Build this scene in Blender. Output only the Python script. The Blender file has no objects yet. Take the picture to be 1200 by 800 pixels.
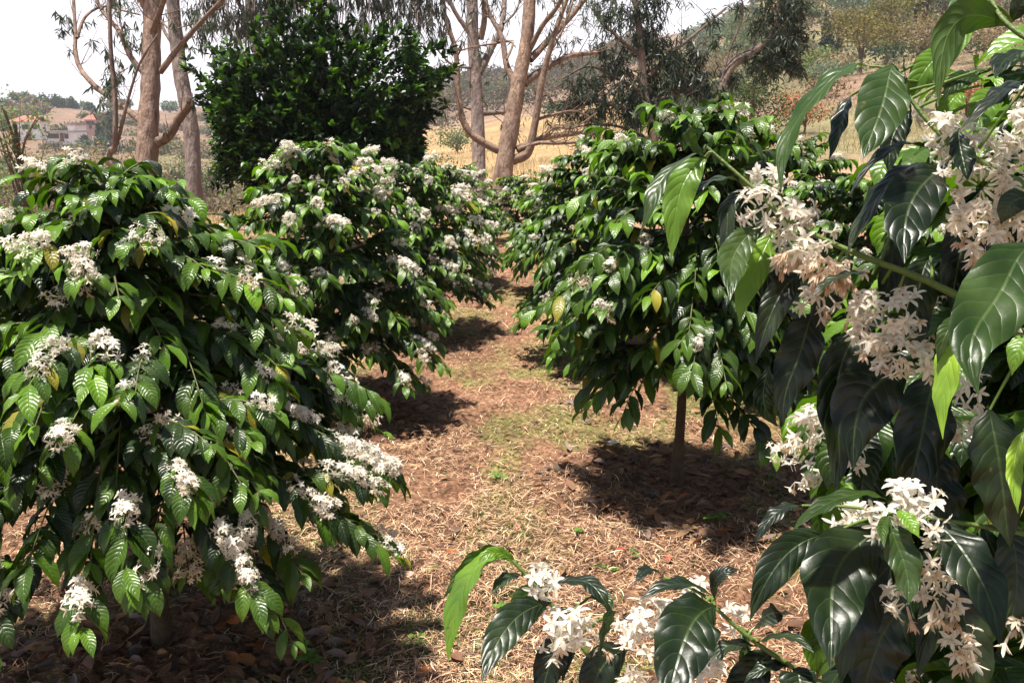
import bpy, math
import numpy as np
from mathutils import Vector

SC = bpy.context.scene
COL = SC.collection
PI = math.pi

# ------------------------------------------------------------------ camera, sky, sun, exposure
PITCH = math.radians(14)
EYE = 1.6
cam_d = bpy.data.cameras.new('camera')
cam_d.sensor_width = 36.0
cam_d.lens = 30.0
cam_d.clip_start = 0.05
cam_d.clip_end = 6000
cam = bpy.data.objects.new('camera', cam_d)
COL.objects.link(cam)
cam.location = (0, 0, EYE)
cam.rotation_euler = (PI/2 - PITCH, 0, 0)
SC.camera = cam

SUN_EL = math.radians(78)
SUN_AZ = math.radians(-105)         # measured from +Y towards +X : high on the left
SUN_STRENGTH = 5.0
SKY_STRENGTH = 0.05
EXPOSURE = 1.2

world = bpy.data.worlds.new('World')
SC.world = world
world.use_nodes = True
wn = world.node_tree.nodes; wl = world.node_tree.links
wn.clear()
w_out = wn.new('ShaderNodeOutputWorld')
w_bg = wn.new('ShaderNodeBackground')
w_sky = wn.new('ShaderNodeTexSky')
w_sky.sky_type = 'NISHITA'
w_sky.sun_disc = False
w_sky.sun_elevation = SUN_EL
w_sky.sun_rotation = SUN_AZ
w_sky.air_density = 1.0
w_sky.dust_density = 1.5
w_sky.altitude = 900
# thin high cloud veil over the blue, thicker towards the horizon
w_tc = wn.new('ShaderNodeTexCoord')
w_sep = wn.new('ShaderNodeSeparateXYZ')
w_map = wn.new('ShaderNodeMapping'); w_map.inputs['Scale'].default_value = (1, 1, 3.0)
w_no = wn.new('ShaderNodeTexNoise'); w_no.inputs['Scale'].default_value = 2.2; w_no.inputs['Detail'].default_value = 6
w_rmp = wn.new('ShaderNodeMapRange')
w_rmp.inputs['From Min'].default_value = 0.0; w_rmp.inputs['From Max'].default_value = 0.5
w_rmp.inputs['To Min'].default_value = 1.0; w_rmp.inputs['To Max'].default_value = -0.2
w_mul = wn.new('ShaderNodeMath'); w_mul.operation = 'MULTIPLY_ADD'
w_mul.inputs[1].default_value = 0.35; w_mul.use_clamp = True
w_mix = wn.new('ShaderNodeMix'); w_mix.data_type = 'RGBA'
w_mix.inputs[7].default_value = (13.0, 12.6, 13.4, 1)
wl.new(w_tc.outputs['Generated'], w_sep.inputs[0])
wl.new(w_tc.outputs['Generated'], w_map.inputs[0])
wl.new(w_map.outputs[0], w_no.inputs['Vector'])
wl.new(w_sep.outputs['Z'], w_rmp.inputs['Value'])
wl.new(w_no.outputs['Fac'], w_mul.inputs[0])
wl.new(w_rmp.outputs[0], w_mul.inputs[2])
wl.new(w_mul.outputs[0], w_mix.inputs[0])
wl.new(w_sky.outputs[0], w_mix.inputs[6])
wl.new(w_mix.outputs[2], w_bg.inputs['Color'])
w_bg.inputs['Strength'].default_value = SKY_STRENGTH
wl.new(w_bg.outputs[0], w_out.inputs['Surface'])

sun_d = bpy.data.lights.new('sun', 'SUN')
sun_d.energy = SUN_STRENGTH
sun_d.angle = math.radians(3.0)     # a thin veil of cloud softens it a little
sun_d.color = (1.0, 0.94, 0.84)
sun = bpy.data.objects.new('sun', sun_d)
COL.objects.link(sun)
S_DIR = Vector((math.sin(SUN_AZ)*math.cos(SUN_EL), math.cos(SUN_AZ)*math.cos(SUN_EL), math.sin(SUN_EL)))
sun.rotation_euler = S_DIR.to_track_quat('Z', 'Y').to_euler()
sun.location = S_DIR*30

SC.view_settings.view_transform = 'Standard'
SC.view_settings.look = 'None'
SC.view_settings.gamma = 1.0
SC.view_settings.exposure = EXPOSURE
SC.view_settings.use_curve_mapping = False
SC.cycles.max_bounces = 6
SC.cycles.diffuse_bounces = 3
SC.cycles.glossy_bounces = 2
SC.cycles.transmission_bounces = 3
SC.cycles.transparent_max_bounces = 4
SC.cycles.volume_bounces = 0
SC.cycles.caustics_reflective = False
SC.cycles.caustics_refractive = False
SC.cycles.use_denoising = True

# ------------------------------------------------------------------ maths helpers
CR = np.array([1.0, 0, 0]); CF = np.array([0, math.cos(PITCH), -math.sin(PITCH)]); CU = np.array([0, math.sin(PITCH), math.cos(PITCH)])
C0 = np.array([0, 0, EYE])
def at(px, py, zc):
    """a place in the world seen from the photographer's spot"""
    return C0 + zc*((px-600)/1000*CR - (py-400)/1000*CU + CF)
def project(P):
    Q = np.asarray(P) - C0
    z = Q @ CF
    z = np.where(np.abs(z) < 1e-4, 1e-4, z)
    return 600+1000*(Q @ CR)/z, 400-1000*(Q @ CU)/z, z
def nrm(a):
    a = np.asarray(a, float)
    return a/np.maximum(np.linalg.norm(a, axis=-1, keepdims=True), 1e-9)

def _hash(ix, iy, seed):
    n = (ix.astype(np.int64)*374761393 + iy.astype(np.int64)*668265263 + seed*974711) & 0x7fffffff
    n = ((n ^ (n >> 13))*1274126177) & 0x7fffffff
    return ((n ^ (n >> 16)) & 0xffff)/65535.0
def vnoise(x, y, seed=0):
    x = np.asarray(x, float); y = np.asarray(y, float)
    ix = np.floor(x); iy = np.floor(y); fx = x-ix; fy = y-iy
    fx = fx*fx*(3-2*fx); fy = fy*fy*(3-2*fy)
    a = _hash(ix, iy, seed); b = _hash(ix+1, iy, seed); c = _hash(ix, iy+1, seed); d = _hash(ix+1, iy+1, seed)
    return (a*(1-fx)+b*fx)*(1-fy)+(c*(1-fx)+d*fx)*fy
def fbm(x, y, oct=4, seed=0):
    s = 0; a = .5; f = 1.0
    for o in range(oct):
        s = s + a*vnoise(x*f+o*17.3, y*f-o*9.1, seed+o); a *= .5; f *= 2.03
    return s

# ------------------------------------------------------------------ terrain
T_R = np.array([0, 14, 25, 50, 100, 180, 250, 400, 700, 1500.])
T_PX = np.array([-900, 0, 250, 420, 520, 640, 800, 950, 1200, 2000.])
T_H = np.array([
    [0, 0, -.5, -2, -4, -5, -4, 2, 2, 0],
    [0, 0, -.9, -4, -7, -6, -3, 12, 7, 5],
    [0, 0, -.9, -3.5, -6, -4, -2, 8, 7, 5],
    [0, 0, -.8, -2.5, -3, -1, 2, 12, 12, 10],
    [0, 0, -.5, -1.2, -.5, 2.0, 7, 22, 22, 18],
    [0, 0, -.3, -.2, 1.0, 5.0, 12, 25, 26, 22],
    [0, 0, 0, .8, 4, 13, 22, 40, 44, 40],
    [0, 0, .1, 2.0, 8, 22, 37, 68, 80, 75],
    [0, 0, .3, 3.0, 11, 27, 44, 74, 90, 85],
    [0, 0, .3, 3.0, 10, 24, 38, 60, 80, 80]])
def terrain(x, y):
    x = np.asarray(x, float); y = np.asarray(y, float)
    r = np.hypot(x, y)
    az = np.arctan2(x, y)
    px = 600 + 1030*np.tan(np.clip(az, -1.0, 1.0))
    px = np.clip(px, T_PX[0], T_PX[-1])
    rr = np.clip(r, 0, T_R[-1])
    k = np.clip(np.searchsorted(T_PX, px, side='right')-1, 0, len(T_PX)-2)
    t = (px-T_PX[k])/(T_PX[k+1]-T_PX[k]); t = t*t*(3-2*t)
    m = np.clip(np.searchsorted(T_R, rr, side='right')-1, 0, len(T_R)-2)
    u = (rr-T_R[m])/(T_R[m+1]-T_R[m])
    lo = T_H[k, m]*(1-u)+T_H[k, m+1]*u
    hi = T_H[k+1, m]*(1-u)+T_H[k+1, m+1]*u
    h = lo*(1-t)+hi*t
    h = h + (fbm(x*.03, y*.03, 4, 5)-.47)*np.clip((r-20)/60, 0, 1)*5*np.clip(r/150, .2, 2.0)
    near = np.clip(1-(r-10)/15, 0, 1)
    bump = (fbm(x*1.1, y*1.1, 3, 11)-.45)*.11 + (fbm(x*7, y*7, 3, 23)-.45)*.09 + (fbm(x*22, y*22, 2, 3)-.4)*.04
    return h + bump*near
def gz(x, y): return float(terrain(np.array([x]), np.array([y]))[0])
def polar(px, r):
    t = (px-600)/1030.0
    d = 1/math.sqrt(1+t*t)
    x = r*t*d; y = r*d
    return x, y, gz(x, y)

# ------------------------------------------------------------------ mesh accumulation
class Geo:
    def __init__(s): s.V = []; s.Q = []; s.U = []; s.C = []; s.M = []; s.n = 0
    def add(s, V, Q, U=None, C=None, mat=0):
        V = np.asarray(V, float).reshape(-1, 3); Q = np.asarray(Q, int).reshape(-1, 4)
        n = len(V)
        if n == 0: return
        s.V.append(V); s.Q.append(Q+s.n)
        s.U.append(np.zeros((n, 2)) if U is None else np.asarray(U, float).reshape(-1, 2))
        if C is None: C = (1, 1, 1)
        C = np.asarray(C, float)
        if C.ndim == 1: C = np.tile(C, (n, 1))
        s.C.append(C); s.M.append(np.full(len(Q), mat)); s.n += n
    def mesh(s, name, mats, smooth=True):
        V = np.concatenate(s.V); Q = np.concatenate(s.Q); U = np.concatenate(s.U); C = np.concatenate(s.C); M = np.concatenate(s.M)
        me = bpy.data.meshes.new(name)
        me.vertices.add(len(V)); me.vertices.foreach_set('co', V.astype(np.float32).ravel())
        me.loops.add(Q.size); me.loops.foreach_set('vertex_index', Q.astype(np.int32).ravel())
        me.polygons.add(len(Q)); me.polygons.foreach_set('loop_start', (np.arange(len(Q))*4).astype(np.int32))
        me.polygons.foreach_set('material_index', M.astype(np.int32))
        me.polygons.foreach_set('use_smooth', np.full(len(Q), smooth))
        uv = me.uv_layers.new(name='UVMap')
        uv.data.foreach_set('uv', U[Q.ravel()].astype(np.float32).ravel())
        ca = me.color_attributes.new('tint', 'FLOAT_COLOR', 'POINT')
        ca.data.foreach_set('color', np.hstack([C, np.ones((len(C), 1))]).astype(np.float32).ravel())
        for m in (mats if isinstance(mats, (list, tuple)) else [mats]): me.materials.append(m)
        me.update(); me.validate()
        return me

def link(name, data, parent=None, loc=None):
    o = bpy.data.objects.new(name, data); COL.objects.link(o)
    if parent is not None: o.parent = parent
    if loc is not None: o.location = loc
    return o
def obj(name, geo, mats, parent=None, origin=None, smooth=True):
    """geo is in world coordinates; origin = the parent's location (parts) or own base"""
    if geo.n == 0: return None
    if origin is not None:
        og = np.asarray(origin, float)
        geo.V = [v-og for v in geo.V]
    o = link(name, geo.mesh(name, mats, smooth), parent)
    if parent is None and origin is not None: o.location = tuple(origin)
    return o
def thing(name, label, cat, loc, group=None):
    o = link(name, None, None, tuple(loc)); tag(o, label, cat, group); return o
def tag(o, label=None, cat=None, group=None, kind=None):
    if label: o['label'] = label
    if cat: o['category'] = cat
    if group: o['group'] = group
    if kind: o['kind'] = kind
    return o

PROF_T = np.array([0, .03, .10, .22, .36, .5, .64, .78, .88, .95, 1.0])
PROF_W = np.array([.05, .10, .42, .78, .97, 1.0, .93, .66, .36, .13, .015])
def leaves(g, P, D0, D1, L, W, UP, tint, nt=7, ns=3, fold=.25, ripple=.0, rng=None, prof=None, mat=0, twist=None):
    """one bent blade per row of P: D0 first direction, D1 last direction, UP what its upper face looks at"""
    P = np.asarray(P, float).reshape(-1, 3); N = len(P)
    if N == 0: return
    D0 = nrm(np.broadcast_to(D0, (N, 3))); D1 = nrm(np.broadcast_to(D1, (N, 3)))
    L = np.broadcast_to(L, (N,)); W = np.broadcast_to(W, (N,)); UP = np.broadcast_to(UP, (N, 3))
    fold = np.broadcast_to(fold, (N,)); ripple = np.broadcast_to(ripple, (N,))
    t = np.linspace(0, 1, nt+1); t = t if nt < 5 else t**.95
    s = np.linspace(-1, 1, ns)
    pt, pw = prof if prof is not None else (PROF_T, PROF_W)
    w = np.interp(t, pt, pw)
    c = P[:, None]+L[:, None, None]*(D0[:, None]*t[None, :, None]+(D1-D0)[:, None]*(t**2/2)[None, :, None])
    tan = nrm(D0[:, None]+(D1-D0)[:, None]*t[None, :, None])
    side = nrm(np.cross(tan, UP[:, None])) 
    nor = nrm(np.cross(side, tan))
    if twist is not None:
        a = np.broadcast_to(twist, (N,))[:, None]*t[None]
        side, nor = side*np.cos(a)[..., None]+nor*np.sin(a)[..., None], nor*np.cos(a)[..., None]-side*np.sin(a)[..., None]
    hw = W[:, None]*.5*w[None]
    ph = (rng.rand(N)*6.28 if rng is not None else np.zeros(N))
    fr = (rng.uniform(2.2, 4.2, N) if rng is not None else np.full(N, 3.0))
    S = s[None, None, :]
    up = np.abs(S)*fold[:, None, None]*hw[:, :, None]
    rp = ripple[:, None, None]*W[:, None, None]*(np.abs(S)**1.5)*np.sin(6.28*fr[:, None, None]*t[None, :, None]+ph[:, None, None]+np.sign(S)*1.3)*np.clip(w, 0, .8)[None, :, None]
    wid = S*hw[:, :, None]*np.sqrt(np.maximum(1-fold[:, None, None]**2*.5, .2))
    V = c[:, :, None]+side[:, :, None]*wid[..., None]+nor[:, :, None]*(up+rp)[..., None]
    nv = (nt+1)*ns
    i, j = np.meshgrid(np.arange(nt), np.arange(ns-1), indexing='ij')
    q = np.stack([i*ns+j, i*ns+j+1, (i+1)*ns+j+1, (i+1)*ns+j], -1).reshape(-1, 4)
    Q = (q[None]+(np.arange(N)*nv)[:, None, None]).reshape(-1, 4)
    U = np.stack(np.broadcast_arrays((s*.5+.5)[None, None, :], t[None, :, None]), -1)
    U = np.broadcast_to(U, (N, nt+1, ns, 2)).reshape(-1, 2)
    C = np.broadcast_to(np.broadcast_to(tint, (N, 3))[:, None, :], (N, nv, 3)).reshape(-1, 3)
    g.add(V.reshape(-1, 3), Q, U, C, mat)

def smooth_line(pts, n):
    """Catmull-Rom through pts"""
    p = np.asarray(pts, float)
    if len(p) < 3:
        t = np.linspace(0, 1, n)[:, None]; return p[0]*(1-t)+p[-1]*t
    e = np.vstack([2*p[0]-p[1], p, 2*p[-1]-p[-2]])
    out = []
    T = np.linspace(0, len(p)-1, n)
    for x in T:
        k = min(int(x), len(p)-2); u = x-k
        a, b, c, d = e[k], e[k+1], e[k+2], e[k+3]
        out.append(.5*((2*b)+(-a+c)*u+(2*a-5*b+4*c-d)*u*u+(-a+3*b-3*c+d)*u**3))
    return np.array(out)
def tube(g, pts, rad, sides=6, tint=(1, 1, 1), rough=0, seed=0, mat=0):
    p = np.asarray(pts, float); n = len(p)
    r = np.interp(np.linspace(0, 1, n), np.linspace(0, 1, len(np.atleast_1d(rad))), np.atleast_1d(rad))
    tan = nrm(np.gradient(p, axis=0))
    ref = np.array([0, 0, 1.0]) if abs(tan[0][2]) < .9 else np.array([1.0, 0, 0])
    A = []; a = nrm(np.cross(tan[0], ref))
    for k in range(n):
        a = nrm(a-tan[k]*np.dot(a, tan[k])); A.append(a)
    A = np.array(A); B = np.cross(tan, A)
    th = np.linspace(0, 2*PI, sides, endpoint=False)
    R = r[:, None]*np.ones(sides)[None]
    if rough:
        kk, tt = np.meshgrid(np.arange(n), np.arange(sides), indexing='ij')
        R = R*(1+rough*(vnoise(kk*.55+seed*7.7, tt*.8+seed, seed)-.5)*2)
    V = p[:, None]+R[..., None]*(A[:, None]*np.cos(th)[None, :, None]+B[:, None]*np.sin(th)[None, :, None])
    i, j = np.meshgrid(np.arange(n-1), np.arange(sides), indexing='ij')
    jn = (j+1) % sides
    Q = np.stack([i*sides+j, i*sides+jn, (i+1)*sides+jn, (i+1)*sides+j], -1).reshape(-1, 4)
    ln = np.concatenate([[0], np.cumsum(np.linalg.norm(np.diff(p, axis=0), axis=1))])
    U = np.stack(np.broadcast_arrays((th/6.2832)[None, :], ln[:, None]), -1)
    g.add(V.reshape(-1, 3), Q, U.reshape(-1, 2), tint, mat)
def box(g, c, s, tint=(1, 1, 1), rz=0, mat=0):
    c = np.asarray(c, float); x, y, z = np.asarray(s, float)/2
    V = np.array([[a*x, b*y, d*z] for d in (-1, 1) for b in (-1, 1) for a in (-1, 1)])
    R = np.array([[math.cos(rz), -math.sin(rz), 0], [math.sin(rz), math.cos(rz), 0], [0, 0, 1]])
    Q = [[0, 2, 3, 1], [4, 5, 7, 6], [0, 1, 5, 4], [2, 6, 7, 3], [0, 4, 6, 2], [1, 3, 7, 5]]
    g.add(V@R.T+c, Q, None, tint, mat)

# ------------------------------------------------------------------ materials
def mat_new(name):
    m = bpy.data.materials.new(name); m.use_nodes = True
    nt = m.node_tree; nt.nodes.clear()
    return m, nt.nodes, nt.links
def math_n(N, K, op, a, b=None, clamp=False):
    n = N.new('ShaderNodeMath'); n.operation = op; n.use_clamp = clamp
    for i, v in enumerate((a, b)):
        if v is None: continue
        if isinstance(v, (int, float)): n.inputs[i].default_value = v
        else: K.new(v, n.inputs[i])
    return n.outputs[0]
def mixc(N, K, f, a, b, mode='MIX'):
    n = N.new('ShaderNodeMix'); n.data_type = 'RGBA'; n.blend_type = mode
    for i, v in ((0, f), (6, a), (7, b)):
        if isinstance(v, (int, float)): n.inputs[i].default_value = v
        elif isinstance(v, tuple): n.inputs[i].default_value = (*v, 1)
        else: K.new(v, n.inputs[i])
    return n.outputs[2]
def noise_n(N, K, scale, detail=4, vec=None, rough=.55):
    n = N.new('ShaderNodeTexNoise'); n.inputs['Scale'].default_value = scale; n.inputs['Detail'].default_value = detail
    n.inputs['Roughness'].default_value = rough
    if vec is None:
        tc = N.new('ShaderNodeTexCoord'); vec = tc.outputs['Object']
    K.new(vec, n.inputs['Vector'])
    return n.outputs['Fac']
def ramp_n(N, K, f, stops):
    n = N.new('ShaderNodeValToRGB')
    while len(n.color_ramp.elements) < len(stops): n.color_ramp.elements.new(.5)
    for e, (p, c) in zip(n.color_ramp.elements, stops):
        e.position = p; e.color = (*c, 1) if len(c) == 3 else c
    K.new(f, n.inputs[0]); return n.outputs[0]

def leaf_material(name, rough=.33, transl=.3, veins=True, spec=.5, under=(1.35, 1.3, 1.5), vein_amt=.35, bump=.5, nveins=9.0, tcol=(1.9, 2.3, .55), wear=0):
    m, N, K = mat_new(name)
    out = N.new('ShaderNodeOutputMaterial')
    at_ = N.new('ShaderNodeAttribute'); at_.attribute_name = 'tint'
    col = at_.outputs['Color']
    nz = noise_n(N, K, 14, 3)
    col = mixc(N, K, 1.0, col, ramp_n(N, K, nz, [(.3, (.62, .70, .68)), (.7, (1.25, 1.18, 1.05))]), 'MULTIPLY')
    if wear:
        sp1 = noise_n(N, K, 55, 2)
        col = mixc(N, K, math_n(N, K, 'MULTIPLY', math_n(N, K, 'SUBTRACT', sp1, .70), 12.0, True), col, (.10, .075, .025))
        col = mixc(N, K, math_n(N, K, 'MULTIPLY', math_n(N, K, 'SUBTRACT', noise_n(N, K, 9, 4), .50), wear*3.0, True), col, (.085, .13, .045))
    bumpout = None
    if veins:
        uv = N.new('ShaderNodeUVMap'); sp = N.new('ShaderNodeSeparateXYZ'); K.new(uv.outputs[0], sp.inputs[0])
        s = math_n(N, K, 'ABSOLUTE', math_n(N, K, 'SUBTRACT', sp.outputs[0], .5))
        mid = math_n(N, K, 'SUBTRACT', 1.0, math_n(N, K, 'MULTIPLY', s, 26.0), True)
        wob = math_n(N, K, 'MULTIPLY', noise_n(N, K, 30, 2), .05)
        ph = math_n(N, K, 'MULTIPLY', math_n(N, K, 'ADD', wob, math_n(N, K, 'SUBTRACT', sp.outputs[1], math_n(N, K, 'MULTIPLY', math_n(N, K, 'POWER', s, 1.3), .5))), 6.2832*nveins)
        wv = math_n(N, K, 'ABSOLUTE', math_n(N, K, 'SINE', math_n(N, K, 'MULTIPLY', ph, .5)))
        thin = math_n(N, K, 'SUBTRACT', 1.0, math_n(N, K, 'MULTIPLY', wv, 5.0), True)
        vein = math_n(N, K, 'MAXIMUM', mid, math_n(N, K, 'MULTIPLY', thin, .45))
        col = mixc(N, K, math_n(N, K, 'MULTIPLY', vein, vein_amt), col, (.20, .30, .08))
        h = math_n(N, K, 'ADD', math_n(N, K, 'POWER', wv, .6), math_n(N, K, 'MULTIPLY', nz, .35))
        h = math_n(N, K, 'SUBTRACT', h, math_n(N, K, 'MULTIPLY', mid, .9))
        h = math_n(N, K, 'ADD', h, math_n(N, K, 'MULTIPLY', noise_n(N, K, 70, 3), .9))
        b = N.new('ShaderNodeBump'); b.inputs['Strength'].default_value = bump; b.inputs['Distance'].default_value = .0022
        K.new(h, b.inputs['Height']); bumpout = b.outputs[0]
    geo = N.new('ShaderNodeNewGeometry')
    pale = mixc(N, K, 1.0, col, under, 'MULTIPLY')
    colf = mixc(N, K, geo.outputs['Backfacing'], col, pale)
    P = N.new('ShaderNodeBsdfPrincipled')
    K.new(colf, P.inputs['Base Color'])
    rr = math_n(N, K, 'ADD', math_n(N, K, 'MULTIPLY', geo.outputs['Backfacing'], .25), math_n(N, K, 'ADD', math_n(N, K, 'MULTIPLY', nz, .16), rough-.08))
    K.new(rr, P.inputs['Roughness'])
    P.inputs['Specular IOR Level'].default_value = spec
    if bumpout: K.new(bumpout, P.inputs['Normal'])
    T = N.new('ShaderNodeBsdfTranslucent')
    K.new(mixc(N, K, 1.0, col, tcol, 'MULTIPLY'), T.inputs['Color'])
    mx = N.new('ShaderNodeMixShader'); mx.inputs[0].default_value = transl
    K.new(P.outputs[0], mx.inputs[1]); K.new(T.outputs[0], mx.inputs[2]); K.new(mx.outputs[0], out.inputs['Surface'])
    return m
def simple_material(name, stops=None, scale=8, rough=.8, bump=.3, bscale=None, tinted=True, bdist=.01, spec=.3, stretch=None):
    m, N, K = mat_new(name)
    out = N.new('ShaderNodeOutputMaterial'); P = N.new('ShaderNodeBsdfPrincipled')
    tc = N.new('ShaderNodeTexCoord'); vec = tc.outputs['Object']
    if stretch:
        mp = N.new('ShaderNodeMapping'); mp.inputs['Scale'].default_value = stretch; K.new(vec, mp.inputs[0]); vec = mp.outputs[0]
    nz = noise_n(N, K, scale, 6, vec)
    col = ramp_n(N, K, nz, stops or [(.3, (.8, .8, .8)), (.7, (1.15, 1.15, 1.15))])
    if tinted:
        a = N.new('ShaderNodeAttribute'); a.attribute_name = 'tint'
        col = mixc(N, K, 1.0, col, a.outputs['Color'], 'MULTIPLY')
    K.new(col, P.inputs['Base Color']); P.inputs['Roughness'].default_value = rough
    P.inputs['Specular IOR Level'].default_value = spec
    if bump:
        b = N.new('ShaderNodeBump'); b.inputs['Strength'].default_value = bump; b.inputs['Distance'].default_value = bdist
        K.new(noise_n(N, K, bscale or scale*3, 5, vec), b.inputs['Height']); K.new(b.outputs[0], P.inputs['Normal'])
    K.new(P.outputs[0], out.inputs['Surface'])
    return m
def petal_material():
    m, N, K = mat_new('petal')
    out = N.new('ShaderNodeOutputMaterial'); P = N.new('ShaderNodeBsdfPrincipled')
    a = N.new('ShaderNodeAttribute'); a.attribute_name = 'tint'
    nz = noise_n(N, K, 160, 3)
    col = mixc(N, K, 1.0, a.outputs['Color'], ramp_n(N, K, nz, [(.30, (.93, .90, .85)), (.60, (1.03, 1.03, 1.03))]), 'MULTIPLY')
    K.new(col, P.inputs['Base Color']); P.inputs['Roughness'].default_value = .55; P.inputs['Specular IOR Level'].default_value = .25
    T = N.new('ShaderNodeBsdfTranslucent'); K.new(col, T.inputs['Color'])
    mx = N.new('ShaderNodeMixShader'); mx.inputs[0].default_value = .5
    K.new(P.outputs[0], mx.inputs[1]); K.new(T.outputs[0], mx.inputs[2]); K.new(mx.outputs[0], out.inputs['Surface'])
    return m
M_LEAF = leaf_material('coffee_leaf', rough=.33, spec=.42, bump=.42, vein_amt=.2, transl=.2, wear=.25)
M_LEAFN = leaf_material('coffee_leaf_close', rough=.38, spec=.5, bump=.34, vein_amt=.17, transl=.22, wear=.5)
M_CITRUS = leaf_material('citrus_leaf', rough=.42, veins=False, transl=.2, spec=.35)
M_GUM = leaf_material('gum_leaf', rough=.45, veins=False, transl=.2, tcol=(1.5, 1.6, .8))
M_FAR = leaf_material('far_leaf', rough=.6, veins=False, transl=.3, spec=.2, tcol=(1.5, 1.6, .7))
M_WEED = leaf_material('weed_leaf', rough=.5, veins=False, transl=.35)
M_DEAD = leaf_material('dead_leaf', rough=.6, veins=True, transl=.12, spec=.3, under=(1.2, 1.15, 1.1), tcol=(1.3, 1, .7), vein_amt=.0)
M_STRAW = simple_material('dry_straw', scale=60, rough=.65, bump=0, spec=.35)
M_PETAL = petal_material()
M_TWIG = simple_material('green_twig', scale=60, rough=.5, bump=.3)
M_BARKC = simple_material('coffee_bark', [(.3, (.55, .5, .45)), (.7, (1.3, 1.25, 1.15))], scale=30, rough=.85, bump=.9, bdist=.006)
M_BARKE = simple_material('smooth_gum_bark', [(.30, (.35, .30, .30)), (.40, (.75, .72, .72)), (.52, (.9, .87, .86)), (.56, (.62, .56, .55)), (.60, (1.05, 1.0, .95)), (.72, (1.35, 1.25, 1.15))], scale=6, rough=.8, bump=1.0, bscale=16, bdist=.05, stretch=(1, 1, .3))
M_WALL = simple_material('lime_wall', scale=1.2, rough=.85, bump=.1)
M_ROOF = simple_material('clay_tile', scale=6, rough=.8, bump=.4, bscale=12)
M_GLASS = simple_material('dark_pane', scale=3, rough=.2, bump=0)

# ------------------------------------------------------------------ ground sheet
def ground_material():
    m, N, K = mat_new('ground_soil')
    out = N.new('ShaderNodeOutputMaterial'); P = N.new('ShaderNodeBsdfPrincipled')
    a = N.new('ShaderNodeAttribute'); a.attribute_name = 'tint'
    n1 = noise_n(N, K, 34, 8, rough=.7); n2 = noise_n(N, K, 3.2, 5); n3 = noise_n(N, K, .12, 8, rough=.7); n4 = noise_n(N, K, 1.3, 6, rough=.7)
    col = mixc(N, K, 1.0, a.outputs['Color'], ramp_n(N, K, n1, [(.34, (.22, .19, .18)), (.47, (.8, .77, .75)), (.62, (1.6, 1.55, 1.45))]), 'MULTIPLY')
    col = mixc(N, K, 1.0, col, ramp_n(N, K, n2, [(.3, (.78, .74, .72)), (.7, (1.2, 1.2, 1.2))]), 'MULTIPLY')
    col = mixc(N, K, 1.0, col, ramp_n(N, K, n3, [(.35, (.65, .68, .68)), (.65, (1.3, 1.25, 1.25))]), 'MULTIPLY')
    col = mixc(N, K, 1.0, col, ramp_n(N, K, n4, [(.35, (.8, .82, .8)), (.65, (1.18, 1.15, 1.15))]), 'MULTIPLY')
    K.new(col, P.inputs['Base Color']); P.inputs['Roughness'].default_value = .92; P.inputs['Specular IOR Level'].default_value = .15
    b = N.new('ShaderNodeBump'); b.inputs['Strength'].default_value = .9; b.inputs['Distance'].default_value = .02
    K.new(n1, b.inputs['Height']); K.new(b.outputs[0], P.inputs['Normal'])
    K.new(P.outputs[0], out.inputs['Surface'])
    return m
def cover_noise(x, y):
    """where the green weeds grow on the path, 0..1"""
    return np.clip((fbm(x*2.6+3, y*1.6, 5, 77)-.455)*7, 0, 1)*np.clip(.35+vnoise(x*9, y*9, 41), 0, 1)
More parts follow.
